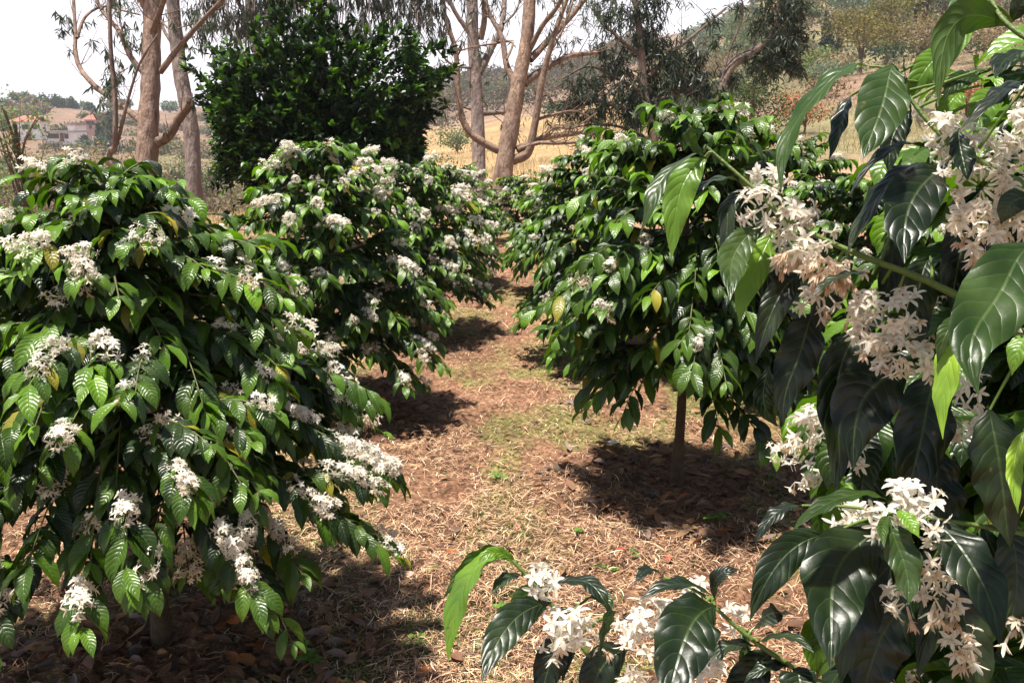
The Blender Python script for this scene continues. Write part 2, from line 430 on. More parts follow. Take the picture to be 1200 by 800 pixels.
def ground():
    fine = np.linspace(-.66, .66, 560)
    coarse = np.linspace(.66, 2*PI-.66, 110)[1:-1]
    th = np.concatenate([fine, coarse])
    r = np.concatenate([[.02], np.geomspace(.35, 30, 400), np.geomspace(30, 900, 110)[1:]])
    R, T = np.meshgrid(r, th, indexing='ij')
    X = R*np.sin(T); Y = R*np.cos(T)
    Z = terrain(X, Y)
    nr, na = R.shape
    i, j = np.meshgrid(np.arange(nr-1), np.arange(na), indexing='ij')
    jn = (j+1) % na
    Q = np.stack([i*na+j, i*na+jn, (i+1)*na+jn, (i+1)*na+j], -1).reshape(-1, 4)[:, ::-1]
    px = 600+1030*np.tan(np.clip(T, -1, 1)); px = np.where(T > PI, -500, px)
    soil = np.array([.22, .125, .08]); grass = np.array([.20, .18, .075]); gold = np.array([.31, .22, .115]); pink = np.array([.20, .14, .105]); olive = np.array([.16, .16, .08]); tan = np.array([.38, .26, .17])
    C = np.ones(R.shape+(3,))*soil
    cv = cover_noise(X, Y)[..., None]*.9
    C = C*(1-cv)+grass*cv
    def blend(col, w):
        nonlocal C
        w = np.clip(w, 0, 1)[..., None]; C = C*(1-w)+col*w
    far = np.clip((R-13)/5, 0, 1)
    big = fbm(X*.05, Y*.05, 4, 31)
    blend(tan, far)
    blend(gold, far*np.clip((px-430)/60, 0, 1)*np.clip((800-px)/80, 0, 1)*np.clip((175-R)/40, 0, 1))
    blend(pink, far*np.clip((420-px)/60, 0, 1)*np.clip((R-40)/30, 0, 1))
    blend(olive, far*np.clip((420-px)/60, 0, 1)*np.clip((R-45)/25, 0, 1)*np.clip((200-R)/30, 0, 1)*np.clip((big-.38)*6, 0, .85))
    blend(pink, np.clip((px-700)/80, 0, 1)*np.clip((R-22)/10, 0, 1))
    blend(olive, np.clip((px-740)/80, 0, 1)*np.clip((R-24)/10, 0, 1)*np.clip((big-.40)*6, 0, .8))
    blend(gold*1.1, np.clip((px-840)/80, 0, 1)*np.clip((R-190)/40, 0, 1))
    blend(np.array([.22, .16, .12]), np.clip((px-430)/60, 0, 1)*np.clip((860-px)/60, 0, 1)*np.clip((R-150)/40, 0, 1))
    g = Geo(); g.add(np.stack([X, Y, Z], -1).reshape(-1, 3), Q, None, C.reshape(-1, 3))
    o = obj('ground', g, ground_material()); o['kind'] = 'structure'
ground()

# ------------------------------------------------------------------ coffee blossom
def blossom(g, P, D, rng, size, tint, hi=False, wilt=None, down=None):
    """flowers at P facing D: a slim tube and five narrow petals; wilt 0 open star .. 1 limp hanging petals"""
    P = np.asarray(P, float).reshape(-1, 3); N = len(P); D = nrm(D)
    wilt = np.zeros(N) if wilt is None else wilt
    ref = np.where(np.abs(D[:, 2:3]) < .9, np.array([[0, 0, 1.0]]), np.array([[1.0, 0, 0]]))
    A = nrm(np.cross(D, ref)); B = np.cross(D, A)
    L = size*.6
    end = P+D*L[:, None]
    leaves(g, P, D, D, L*1.05, size*.16, A, tint*.97, nt=2, ns=2, fold=0, prof=([0, 1], [.6, 1]))
    ph = rng.rand(N)*6.28
    for k in range(5):
        a = ph+k*2*PI/5+rng.normal(0, .12, N)
        rad = A*np.cos(a)[:, None]+B*np.sin(a)[:, None]
        op = (1-wilt)[:, None]
        d0 = nrm(D*.55+rad*(.9*op+.15))
        d1 = nrm(rad*(1.1*op+.12)-D*(.28*op)+D*.5*(1-op)+np.array([0, 0, -1.0])*(.9*(1-op)+.15))
        pl = size*rng.uniform(.55, .9, N)
        leaves(g, end, d0, d1, pl, size*rng.uniform(.22, .31, N)*(1-.3*wilt), D+rad*.01, tint*rng.uniform(.93, 1.05, (N, 1)), nt=4 if hi else 3, ns=3 if hi else 2,
               fold=.45 if hi else 0, prof=([0, .3, .6, .85, 1], [.5, .9, 1, .75, .15]), rng=rng, ripple=.05 if hi else 0)
    if hi:
        for k in range(4):
            a = ph+.6+k*2*PI/4
            rad = A*np.cos(a)[:, None]+B*np.sin(a)[:, None]
            leaves(g, end, nrm(D+rad*.25), nrm(D*.4+rad), size*.45, size*.05, A, np.array([.62, .50, .30]), nt=2, ns=2, fold=0)
WHITE = np.array([.88, .84, .77]); CREAM = np.array([.90, .82, .70]); PINKT = np.array([.84, .66, .50]); BROWN = np.array([.50, .24, .10])
def flower_tints(w, rng):
    w = w[:, None]
    c = np.where(w < .5, WHITE*(1-w*2)+CREAM*w*2, CREAM*(2-w*2)+(PINKT*.6+BROWN*.4)*(w*2-1))
    return np.clip(c*rng.uniform(.9, 1.06, (len(w), 1)), 0, .90)
def cluster(g, c, axis, length, n, rng, size=.022, wilt=.2, hi=False, spread=.02, upbias=.35):
    """a glomerule of blossoms round a piece of twig"""
    axis = nrm(axis)
    t = rng.uniform(-.5, .5, n)*length
    rnd = nrm(rng.normal(0, 1, (n, 3)))
    w = np.clip(rng.normal(wilt, .25, n), 0, 1)
    d = nrm(rnd - axis*(rnd@axis)[:, None]*.7+np.array([0, 0, 1.0])*upbias*(1-w)[:, None]-np.array([0, 0, 1.0])*(w*1.1)[:, None])
    P = c+axis*t[:, None]+d*rng.uniform(.1, 1.0, n)[:, None]*spread
    P[:, 2] -= np.maximum(w-.4, 0)*spread*.9
    blossom(g, P, d, rng, size*rng.uniform(.75, 1.15, n), flower_tints(w, rng), hi, w)

def cluster_meshes():
    out = []
    for k in range(10):
        rng = np.random.RandomState(900+k); g = Geo()
        w = [.05, .15, .22, .3, .4, .6, .1, .5, .3, .2][k]
        L = rng.uniform(.05, .095)
        cluster(g, np.zeros(3), np.array([1.0, 0, 0]), L, rng.randint(30, 44), rng, size=.019, wilt=w, spread=.014)
        if w > .3:
            cluster(g, np.array([0, 0, -.022]), np.array([.4, .3, -1.0]), .055, rng.randint(8, 15), rng, size=.02, wilt=w+.2, spread=.014)
        out.append(g.mesh('flower_cluster', M_PETAL))
    return out
CLUSTERS = cluster_meshes()

# ------------------------------------------------------------------ coffee trees
DARKG = np.array([.006, .016, .004]); MIDG = np.array([.032, .072, .007]); LIME = np.array([.135, .27, .016]); YEL = np.array([.30, .27, .03])
def leaf_tints(n, rng, young):
    k = rng.rand(n, 1)**1.7  # skewed dark to paint crown shade; lime young leaves double as the highlights
    c = DARKG*(1-k)+MIDG*k
    y = np.clip(young+rng.normal(0, .12, n), 0, 1)[:, None]
    c = c*(1-y)+LIME*y
    old = rng.rand(n) < .02
    c[old] = YEL*rng.uniform(.6, 1.1, (old.sum(), 1))
    return c*rng.uniform(.8, 1.2, (n, 1))
def coffee_tree(label, px, dist, height, R, seed, nprim=40, lod=2, flowers=60, fl_size=1.0, leaf=.135, bottom=.38, wiltm=None,
                trim=None, xy=None, lean=(0, 0), group='coffee trees in the two rows', top_open=True, sqx=1.0, trunk_r=.03, fresh=0, prof=(.86, 1.0, .97, .72, .42, .10), rise=(.10, .32, 1.3)):
    rng = np.random.RandomState(seed)
    if xy is None:
        q = at(px, 400, 1); t = (px-600)/1000.0
        zc = dist*math.cos(PITCH)+EYE*math.sin(PITCH)
        x, y = t*zc, dist
    else: x, y = xy
    z = gz(x, y)
    base = np.array([x, y, z-.01])
    root = thing('coffee_tree', label, 'coffee tree', base, group)
    # trunk
    g = Geo()
    tp = np.array([[0, 0, -.05], [.01, .005, height*.3], [lean[0]*.5-.01, lean[1]*.5, height*.65], [lean[0], lean[1], height]])+base
    tl = smooth_line(tp, 22)
    tube(g, tl, [trunk_r*1.7, trunk_r*1.05, trunk_r*.9, trunk_r*.75, trunk_r*.6, trunk_r*.4, .006], 12, (.075, .058, .042), rough=.2, seed=seed)
    obj('trunk', g, M_BARKC, root, base)
    gb = Geo(); gl = Geo()
    LP = []; LD0 = []; LD1 = []; LL = []; LW = []; LU = []; LY = []
    nodes = []
    def axis_leaves(line, start, young_tip, scale):
        d = np.diff(line, axis=0); seg = np.linalg.norm(d, axis=1); cum = np.concatenate([[0], np.cumsum(seg)])
        Lt = cum[-1]; s = start*Lt; k = 0; flip = rng.rand() < .5
        while s < Lt+.001:
            f = s/Lt
            p = np.array([np.interp(s, cum, line[:, a]) for a in range(3)])
            i = min(np.searchsorted(cum, s), len(d)-1)-0
            tg = nrm(d[min(i, len(d)-1)])
            sd = nrm(np.cross(tg, [0, 0, 1.0]))
            upv = np.cross(sd, tg)
            for sg in (-1, 1):
                if rng.rand() < .06: continue
                last = f > .93
                sp_ = .55 if last else 1.0
                d0 = nrm(sd*sg*sp_*rng.uniform(.5, 1.0)+tg*rng.uniform(.5, .95)+upv*rng.uniform(-.1, .3)*(1 if not last else 2)+rng.normal(0, .12, 3))
                droop = rng.uniform(1.2, 3.2)*(.5 if last else 1)
                d1 = nrm(d0*.55+np.array([0, 0, -1.0])*droop+rng.normal(0, .15, 3))
                ln = leaf*scale*rng.uniform(.75, 1.2)*(rng.uniform(.45, .8) if f > .96 else 1)
                LP.append(p); LD0.append(d0); LD1.append(d1); LL.append(ln); LW.append(ln*rng.uniform(.32, .41))
                LU.append(nrm(np.array([0, 0, 1.0])+d0*.25+rng.normal(0, .22, 3))); LY.append((max(0, f-.74)*3.4*young_tip) if f > .6 else rng.rand()**4*.5)
            nodes.append((p, tg, f))
            s += rng.uniform(.034, .05)*scale*min(1, leaf/.13)
    nprim = int(nprim*1.3); zs = bottom+(height*.97-bottom)*np.linspace(0, 1, nprim)**.93
    az = rng.rand()*6.28
    for k, zb in enumerate(zs):
        az += PI if k % 2 else PI/2+rng.normal(0, .35)
        f = (zb-bottom)/(height-bottom)
        pf = np.interp(f, [0, .15, .4, .65, .85, 1], prof)
        Lb = R*pf*rng.uniform(.82, 1.15)
        dr = np.array([math.sin(az)*sqx, math.cos(az), 0])
        rs = np.interp(f, [0, .5, 1], rise)
        o = np.array([np.interp(zb, tl[:, 2]-base[2], tl[:, 0]), np.interp(zb, tl[:, 2]-base[2], tl[:, 1]), zb+base[2]])
        u = np.linspace(0, 1, 9)[:, None]
        sag = Lb*np.interp(f, [0, .5, 1], [.48, .55, .5])
        line = o+dr*Lb*u+np.array([0, 0, 1.0])*(Lb*rs*u*1.15-sag*u**2.2)+np.cross(dr, [0, 0, 1])*Lb*rng.normal(0, .12)*u**2
        tube(gb, line, [.006, .0045, .002], 5, (.10, .10, .04))
        axis_leaves(line, .12, 1.0 if f > .5 else .6, 1.0)
        nsec = (4 if lod > 1 else 3) if f < .8 else 2
        for j in range(nsec):
            fs = rng.uniform(.15, .7); p = line[int(fs*8)]
            a2 = az+rng.choice([-1, 1])*rng.uniform(.35, .9)
            d2 = np.array([math.sin(a2)*sqx, math.cos(a2), 0]); L2 = Lb*(1-fs)*rng.uniform(.75, 1.15)
            l2 = p+d2*L2*u+np.array([0, 0, 1.0])*(L2*(rs*.8+rng.uniform(-.1, .5))*u-L2*.55*u**2.1)
            tube(gb, l2, [.004, .0015], 4, (.11, .12, .04))
            axis_leaves(l2, .1, 1.0 if f > .5 else .6, .95)
    LP = np.array(LP); LD0 = np.array(LD0); LD1 = np.array(LD1); LL = np.array(LL); LW = np.array(LW); LU = np.array(LU); LY = np.array(LY)
    if trim is not None:
        mid = LP+(LD0+LD1)*LL[:, None]*.25
        keep = trim(LP) & trim(mid) & trim(LP+(LD0+LD1)*LL[:, None]*.5)
        LP, LD0, LD1, LL, LW, LU, LY = [a[keep] for a in (LP, LD0, LD1, LL, LW, LU, LY)]
    keep = LP[:, 2]+LD1[:, 2]*LL*.8 > z+.06
    LP, LD0, LD1, LL, LW, LU, LY = [a[keep] for a in (LP, LD0, LD1, LL, LW, LU, LY)]
    n = len(LP)
    nt, ns = {3: (10, 5), 2: (7, 3), 1: (5, 3), 0: (4, 3)}[lod]
    leaves(gl, LP, LD0, LD1, LL, LW, LU, leaf_tints(n, rng, LY), nt, ns, fold=rng.uniform(.1, .5, n), ripple=.05 if lod > 1 else .03, rng=rng)
    if trim is None: obj('branches', gb, M_TWIG, root, base)
    obj('crown', gl, M_LEAF, root, base)
    # blossom, kept to the outer part of the twigs
    cand = [q for q in nodes if .3 < q[2] < .96]
    vw = nrm(np.array([-x, -y])); hh = np.array([(q[0][2]-z)/height for q in cand])
    oo = np.array([(q[0][:2]-[x, y]) for q in cand]); dd = np.linalg.norm(oo, axis=1)
    ff = np.clip((hh*height-bottom)/(height-bottom), 0, 1); shell = dd/(R*np.interp(ff, [0, .15, .4, .65, .85, 1], prof)+.06)
    pw = np.clip(shell, 0, 1.1)**4*(.12+np.clip(oo@vw/dd+.45, 0, 1.2)+0*hh)*np.interp(hh, [0, .25, .5, .7, 1], [.5, .9, 1.1, .95, .45])+1e-9
    nf = min(flowers, len(cand))
    if trim is not None:
        ok = trim(np.array([q[0] for q in cand])); pw = pw*ok
    if nf:
        gx = Geo()
        for kf, i in enumerate(rng.choice(len(cand), nf, replace=False, p=pw/pw.sum())):
            p, tg, f = cand[i]
            w = rng.choice([1, 2, 3, 4, 5, 8, 9, 2]) if (wiltm is None and rng.rand() > fresh) else rng.choice([0, 6, 1, 9])
            if kf >= 98:
                cluster(gx, p+np.array([0, 0, .012])+nrm(np.array([p[0]-x, p[1]-y, 0]))*.015, tg, .05, 18, rng, size=.019, wilt=rng.uniform(.05, .6), spread=.013)
                continue
            o = link('flower_cluster', CLUSTERS[w], root, tuple(p-base+np.array([0, 0, .016])+nrm(np.array([p[0]-x, p[1]-y, 0]))*.02))
            s = fl_size*rng.uniform(.8, 1.3); o.scale = (s, s, s)
            o.rotation_euler = (rng.normal(0, .25), math.asin(max(-1, min(1, -tg[2])))*.6, math.atan2(tg[1], tg[0]))
        if gx.n: tag(obj('small_blossom', gx, M_PETAL, root, base), kind='stuff')
    return root

coffee_tree('large coffee tree in full blossom at the left, nearest the photographer on its row', 188, 2.45, 1.53, .76, 3, nprim=48, lod=3, flowers=160, fl_size=1.05, leaf=.108, bottom=.61, fresh=.25, trunk_r=.024, prof=(.84, 1.0, .93, .58, .27, .09), rise=(.10, .13, 1.1))
coffee_tree('second coffee tree in the left row, cream blossom all over, behind the largest one', 392, 4.75, 1.46, .66, 14, nprim=42, lod=2, flowers=97, fl_size=1.0, leaf=.115, bottom=.36)
coffee_tree('third coffee tree along the left row with scattered white blossom', 488, 6.7, 1.32, .62, 25, nprim=36, lod=1, flowers=90, fl_size=1.25, leaf=.115, bottom=.36, fresh=.3)
coffee_tree('last coffee tree of the left row, at the far end of the path', 520, 8.9, 1.14, .70, 36, nprim=32, lod=0, flowers=50, fl_size=1.2, leaf=.12, bottom=.25)
coffee_tree('leafy coffee tree with bare slim trunk and few flowers right of the path', 792, 3.68, 1.66, .61, 47, nprim=46, lod=2, flowers=14, fl_size=1.0, leaf=.125, bottom=.55, trunk_r=.021)
coffee_tree('second coffee tree right of the path, dark and half hidden behind the leafy one', 712, 5.9, 1.46, .72, 58, nprim=38, lod=1, flowers=26, fl_size=1.1, leaf=.13, bottom=.36)
coffee_tree('last coffee tree right of the path, where the path ends', 668, 8.3, 1.12, .70, 69, nprim=32, lod=0, flowers=34, fl_size=1.2, leaf=.12, bottom=.3, fresh=.6)
coffee_tree('coffee tree closing the far end of the path under the gum trunks', 606, 12.5, .85, .7, 70, nprim=26, lod=0, flowers=30, fl_size=1.3, leaf=.12, bottom=.1, fresh=.6, group='coffee trees beyond the two rows')
coffee_tree('coffee tree behind and left of the largest one, cut by the left edge', 8, 4.3, 1.12, .80, 81, nprim=34, lod=1, flowers=30, leaf=.125, bottom=.3, group='coffee trees beyond the two rows')
coffee_tree('coffee tree in the next row, right behind the leafy one', 905, 5.6, 1.50, .80, 92, nprim=36, lod=1, flowers=20, leaf=.13, bottom=.3, fl_size=1.1, group='coffee trees beyond the two rows')
coffee_tree('small coffee tree seen in the gap under the close branches at right', 1000, 4.9, 1.25, .8, 103, nprim=34, lod=1, flowers=20, leaf=.13, bottom=.3, group='coffee trees beyond the two rows')

# ------------------------------------------------------------------ the close coffee tree at the right
def right_tree():
    base = np.array([1.42, 1.30, gz(1.42, 1.30)])
    def trim(P):
        px, py, zc = project(P)
        lim = np.interp(py, [-200, 60, 200, 330, 500, 620, 800], [1090, 1080, 1000, 930, 905, 960, 950])
        dist = np.linalg.norm(np.asarray(P)-C0, axis=-1)
        top = np.interp(px, [1000, 1080, 1200, 1500], [170, 90, 55, 0])
        return (zc > .2) & (px > lim) & (dist > 1.12) & ((py > top) | ((py < -60) & (px > 1010)))
    root = coffee_tree('close coffee tree filling the right edge, big dark leaves and blossom branches', 0, 0, 1.95, 1.05, 204, nprim=84, lod=3,
                       flowers=60, leaf=.15, bottom=.22, trim=trim, xy=(base[0], base[1]), group=None, fl_size=1.0)
    base = np.array(root.location)
    rng = np.random.RandomState(77)
    def branch(stem, zc, leafs, flowers, rad=(.004, .002)):
        zc0, zc1 = zc if isinstance(zc, tuple) else (zc, zc)
        n = len(stem)
        g = Geo(); pts = [at(p[0], p[1], zc0+(zc1-zc0)*k/(n-1)) for k, p in enumerate(stem)]
        tube(g, smooth_line(pts, 20), rad, 8, (.10, .15, .035))
        st = np.array(stem, float)
        # leaf stalks run to the nearest place on the stem
        gl = Geo()
        sl = smooth_line(pts, 40)
        for (bx, by, cx, cy, tx, ty, w, face, tone, dz) in leafs:
            z = np.interp(bx, *zip(*sorted([(st[0][0], zc0), (st[-1][0], zc1)])))+dz
            B = at(bx, by, z); Cc = at(cx, cy, z-.02); T = at(tx, ty, z-.03+rng.normal(0, .012))
            if face == 's': Cc = at(cx, cy, z-.045); T = at(tx, ty, z-.10)
            near = sl[np.argmin(np.linalg.norm(sl-B, axis=1))]
            if .004 < np.linalg.norm(near-B) < .16: tube(g, smooth_line([near, (near+B)/2+np.array([0, 0, .003]), B], 5), [.0022, .0016], 6, (.10, .16, .03))
            D0 = (Cc-B)*2; D1 = (T-Cc)*2
            # quadratic curve: c'(0)=D0, c'(1)=D1 in bezier form, blade length = control length
            Lc = (np.linalg.norm(D0)+np.linalg.norm(D1))/2
            up = {'c': -CF+CU*.35, 'u': CU-CF*.25, 'b': CF*1.0+CU*.5, 's': -CF+CU*.6, 'l': -CR*1.0-CF*.8+CU*.5, 'r': CR-CF*.8+CU*.5, 'd': -CF*.25+CU+CR*.2}[face]
            tn = {'k': DARKG*.5, 'd': DARKG*.9, 'm': MIDG*.6, 'g': MIDG*1.0, 'l': LIME*.75, 'y': LIME*1.1+YEL*.25}[tone]  # tone paints the light in: near-black for shaded leaves, lime for backlit ones
            # non-unit end directions: blend by hand along a bezier
            nt, ns = 18, 7
            t = np.linspace(0, 1, nt+1)[:, None]; s = np.linspace(-1, 1, ns)
            c = (1-t)**2*B+2*t*(1-t)*Cc+t*t*T
            sw = nrm(np.cross(T-B, up))*rng.normal(0, .07)+nrm(np.array(up))*rng.normal(0, .05)
            c = c+sw*np.linalg.norm(T-B)*np.sin(t*PI*rng.uniform(1.0, 1.9))*t
            tan = nrm(np.gradient(c, axis=0))
            sd = nrm(np.cross(tan, up)); nor = nrm(np.cross(sd, tan))
            hw = np.interp(t[:, 0], PROF_T, PROF_W)*w*.84/1000*z/2
            fo = rng.uniform(.12, .5); rp = rng.uniform(.05, .12); ph = rng.rand(2)*6.28; fr = rng.uniform(2.5, 4.5)
            asy = rng.uniform(.93, 1.07)
            V = c[:, None]+sd[:, None]*(s[None, :]*hw[:, None])[..., None]*asy+nor[:, None]*((np.abs(s)[None]*fo-np.abs(s)[None]**3*fo*.6)*hw[:, None]
                + rp*(w/1000*z)*(np.abs(s)**1.7)[None]*np.sin(6.28*fr*t+np.where(s > 0, ph[0], ph[1])[None])*np.clip(hw[:, None]/hw.max(), 0, .8))[..., None]
            i, j = np.meshgrid(np.arange(nt), np.arange(ns-1), indexing='ij')
            Q = np.stack([i*ns+j, i*ns+j+1, (i+1)*ns+j+1, (i+1)*ns+j], -1).reshape(-1, 4)
            U = np.stack(np.broadcast_arrays((s*.5+.5)[None], t), -1)
            gl.add(V.reshape(-1, 3), Q, U.reshape(-1, 2), tn*rng.uniform(.88, 1.12))
        b = obj('branch', g, M_TWIG, root, base)
        if gl.n: obj('leaves', gl, M_LEAFN, b, base)
        for (fx, fy, wpx, n, wilt, dz) in flowers:
            z = np.interp(fx, *zip(*sorted([(st[0][0], zc0), (st[-1][0], zc1)])))+dz
            gf = Geo(); S = wpx/1000*z
            ax = nrm(np.array([rng.normal(0, 1), .2, rng.normal(0, .35)]))
            cluster(gf, at(fx, fy, z), ax, S*.5, int(n*1.7), rng, size=.022, wilt=wilt, hi=True, spread=S*.22, upbias=.3)
            obj('flower_cluster', gf, M_PETAL, b, base)
    L = branch
    # lower left spray
    L([(790, 870), (715, 800), (672, 742), (640, 700), (606, 662), (590, 647)], (1.05, 1.08), [
        (592, 648, 538, 652, 524, 776, 42, 'u', 'l', 0), (594, 647, 560, 640, 520, 700, 30, 'b', 'g', .02),
        (645, 706, 585, 712, 566, 800, 48, 's', 'd', -.04), (612, 674, 590, 668, 577, 698, 22, 'u', 'd', .02),
        (648, 684, 700, 668, 716, 716, 30, 'u', 'd', .03), (640, 692, 610, 690, 598, 718, 24, 'c', 'm', .01),
        (668, 742, 640, 760, 634, 830, 46, 'c', 'k', .03), (735, 760, 700, 770, 680, 840, 55, 'c', 'd', .0),
        (606, 660, 575, 632, 560, 662, 16, 'c', 'l', 0), (690, 700, 720, 690, 712, 722, 18, 'c', 'm', .04),
        (722, 716, 706, 722, 704, 765, 18, 'r', 'm', -.02), (655, 712, 668, 720, 660, 800, 34, 'c', 'k', .05)],
      [(638, 684, 42, 7, .0, -.03), (650, 738, 58, 14, .22, -.04), (676, 735, 34, 6, .1, -.05), (742, 732, 62, 12, .03, -.02), (745, 775, 46, 10, .7, -.03), (700, 752, 34, 6, .75, .0), (772, 722, 40, 7, .05, .02)])
    # lower middle spray
    L([(1060, 860), (985, 812), (930, 782), (880, 748), (842, 715), (832, 702)], (.98, 1.0), [
        (838, 710, 790, 718, 782, 835, 84, 's', 'd', -.06), (836, 700, 800, 668, 748, 702, 30, 'u', 'd', .02), (778, 676, 758, 655, 740, 682, 22, 'u', 'k', .06),
        (838, 702, 828, 664, 868, 668, 22, 'l', 'k', .0), (826, 708, 812, 702, 796, 718, 12, 'c', 'l', -.01),
        (880, 742, 900, 700, 930, 722, 30, 'r', 'k', .0), (888, 752, 925, 735, 956, 762, 22, 'u', 'd', -.02), (885, 756, 852, 748, 826, 782, 26, 'u', 'k', .02),
        (905, 765, 870, 778, 842, 840, 50, 'c', 'k', .03), (925, 782, 900, 770, 872, 800, 26, 'u', 'd', .0), (930, 784, 950, 790, 925, 850, 60, 'c', 'd', -.03), (868, 735, 880, 760, 866, 800, 16, 'c', 'm', .05)],
      [(830, 792, 34, 6, .0, -.05), (815, 695, 30, 5, .1, .05), (864, 722, 22, 4, .15, .02)])
    # lower right spray
    L([(1420, 700), (1260, 640), (1160, 618), (1095, 608), (1045, 600)], (1.0, 1.0), [
        (1040, 586, 985, 556, 928, 622, 30, 'u', 'm', -.02), (940, 592, 905, 590, 888, 634, 26, 'u', 'k', .06), (972, 626, 905, 630, 880, 728, 46, 'c', 'd', .02),
        (1035, 618, 962, 655, 962, 782, 88, 's', 'd', .02), (1044, 604, 1040, 650, 1070, 708, 50, 'c', 'm', -.07), (1090, 610, 1150, 640, 1166, 756, 74, 's', 'd', -.04),
        (1046, 660, 1000, 700, 984, 800, 66, 'c', 'k', .05), (1070, 700, 1020, 740, 1010, 830, 80, 'c', 'k', .07), (1112, 672, 1130, 730, 1160, 830, 60, 'c', 'k', .05),
        (1052, 598, 1066, 606, 1076, 630, 22, 'c', 'l', -.075), (1040, 604, 1036, 616, 1034, 640, 16, 'c', 'g', -.07), (1180, 610, 1195, 660, 1185, 740, 60, 'c', 'k', .03),
        (1100, 612, 1075, 680, 1105, 800, 50, 'c', 'k', .08), (1150, 616, 1190, 690, 1230, 790, 66, 'c', 'd', .04), (1036, 612, 1010, 640, 1000, 720, 50, 'l', 'k', .06)],
      [(1062, 592, 84, 18, .03, -.03), (1030, 612, 44, 6, .0, -.05), (990, 606, 60, 9, .05, .05), (1090, 655, 40, 8, .5, .0), (1060, 702, 40, 6, .3, .0), (1100, 700, 56, 14, .55, -.02), (1125, 752, 46, 10, .6, .0), (1196, 728, 40, 6, .5, .0), (1088, 620, 30, 5, .1, -.05)])
    # centre bough with the browned blossom
    L([(1420, 520), (1240, 420), (1110, 340), (1010, 300), (930, 262), (878, 216), (828, 172)], (.98, 1.12), [
        (826, 184, 800, 160, 812, 148, 18, 'c', 'g', 0), (828, 186, 790, 205, 784, 302, 40, 'c', 'l', .0), (826, 178, 770, 185, 742, 290, 30, 'u', 'm', .03),
        (868, 214, 830, 190, 800, 246, 30, 'u', 'd', .02), (878, 222, 852, 232, 836, 300, 30, 'l', 'k', .03), (892, 262, 850, 290, 849, 358, 40, 's', 'm', .0), (908, 272, 880, 300, 868, 384, 42, 'c', 'l', .03),
        (925, 268, 895, 300, 900, 370, 38, 'c', 'd', .05), (940, 322, 900, 330, 890, 428, 42, 'c', 'k', .02), (1022, 322, 985, 308, 948, 350, 26, 'u', 'k', -.04),
        (955, 366, 925, 400, 928, 500, 56, 'c', 'k', .04), (1006, 380, 985, 440, 962, 572, 62, 'c', 'k', .05), (1066, 436, 1010, 440, 996, 548, 84, 'c', 'k', .03),
        (1050, 262, 1040, 310, 1036, 368, 34, 'c', 'k', .02), (1100, 440, 1070, 480, 1060, 600, 76, 'c', 'k', .04), (1136, 368, 1102, 400, 1110, 514, 40, 'l', 'y', -.07),
        (1128, 374, 1108, 378, 1098, 425, 26, 'c', 'm', -.08), (1214, 284, 1130, 320, 1166, 478, 92, 's', 'm', -.18), (1160, 480, 1165, 540, 1190, 640, 80, 'c', 'k', -.03),
        (1212, 392, 1190, 396, 1186, 440, 30, 'l', 'l', -.1), (1100, 520, 1090, 580, 1110, 660, 70, 'c', 'k', .06), (1200, 505, 1180, 540, 1192, 602, 24, 'c', 'y', -.05),
        (1000, 300, 965, 330, 955, 400, 46, 'c', 'd', .07), (1090, 300, 1070, 330, 1075, 420, 50, 'c', 'k', .06), (900, 430, 892, 470, 905, 500, 26, 'c', 'd', .1)],
      [(900, 212, 40, 7, .02, .0), (892, 244, 60, 12, .05, -.02), (926, 252, 50, 10, .1, -.02), (945, 278, 66, 16, .55, -.03), (968, 300, 66, 16, .85, -.04), (925, 288, 50, 9, .6, .0),
       (990, 310, 46, 9, .75, -.02), (960, 345, 44, 8, .3, .02), (1012, 360, 56, 12, .45, -.02), (1058, 366, 60, 12, .12, -.03), (1022, 392, 56, 11, .4, -.02), (1046, 414, 70, 14, .25, -.04), (1078, 424, 46, 8, .1, -.03),
       (1128, 500, 36, 6, .3, .03), (1140, 456, 30, 5, .3, .03), (1015, 540, 26, 4, .0, .08), (1198, 380, 40, 7, .1, -.1)], rad=(.007, .0035, .0018))
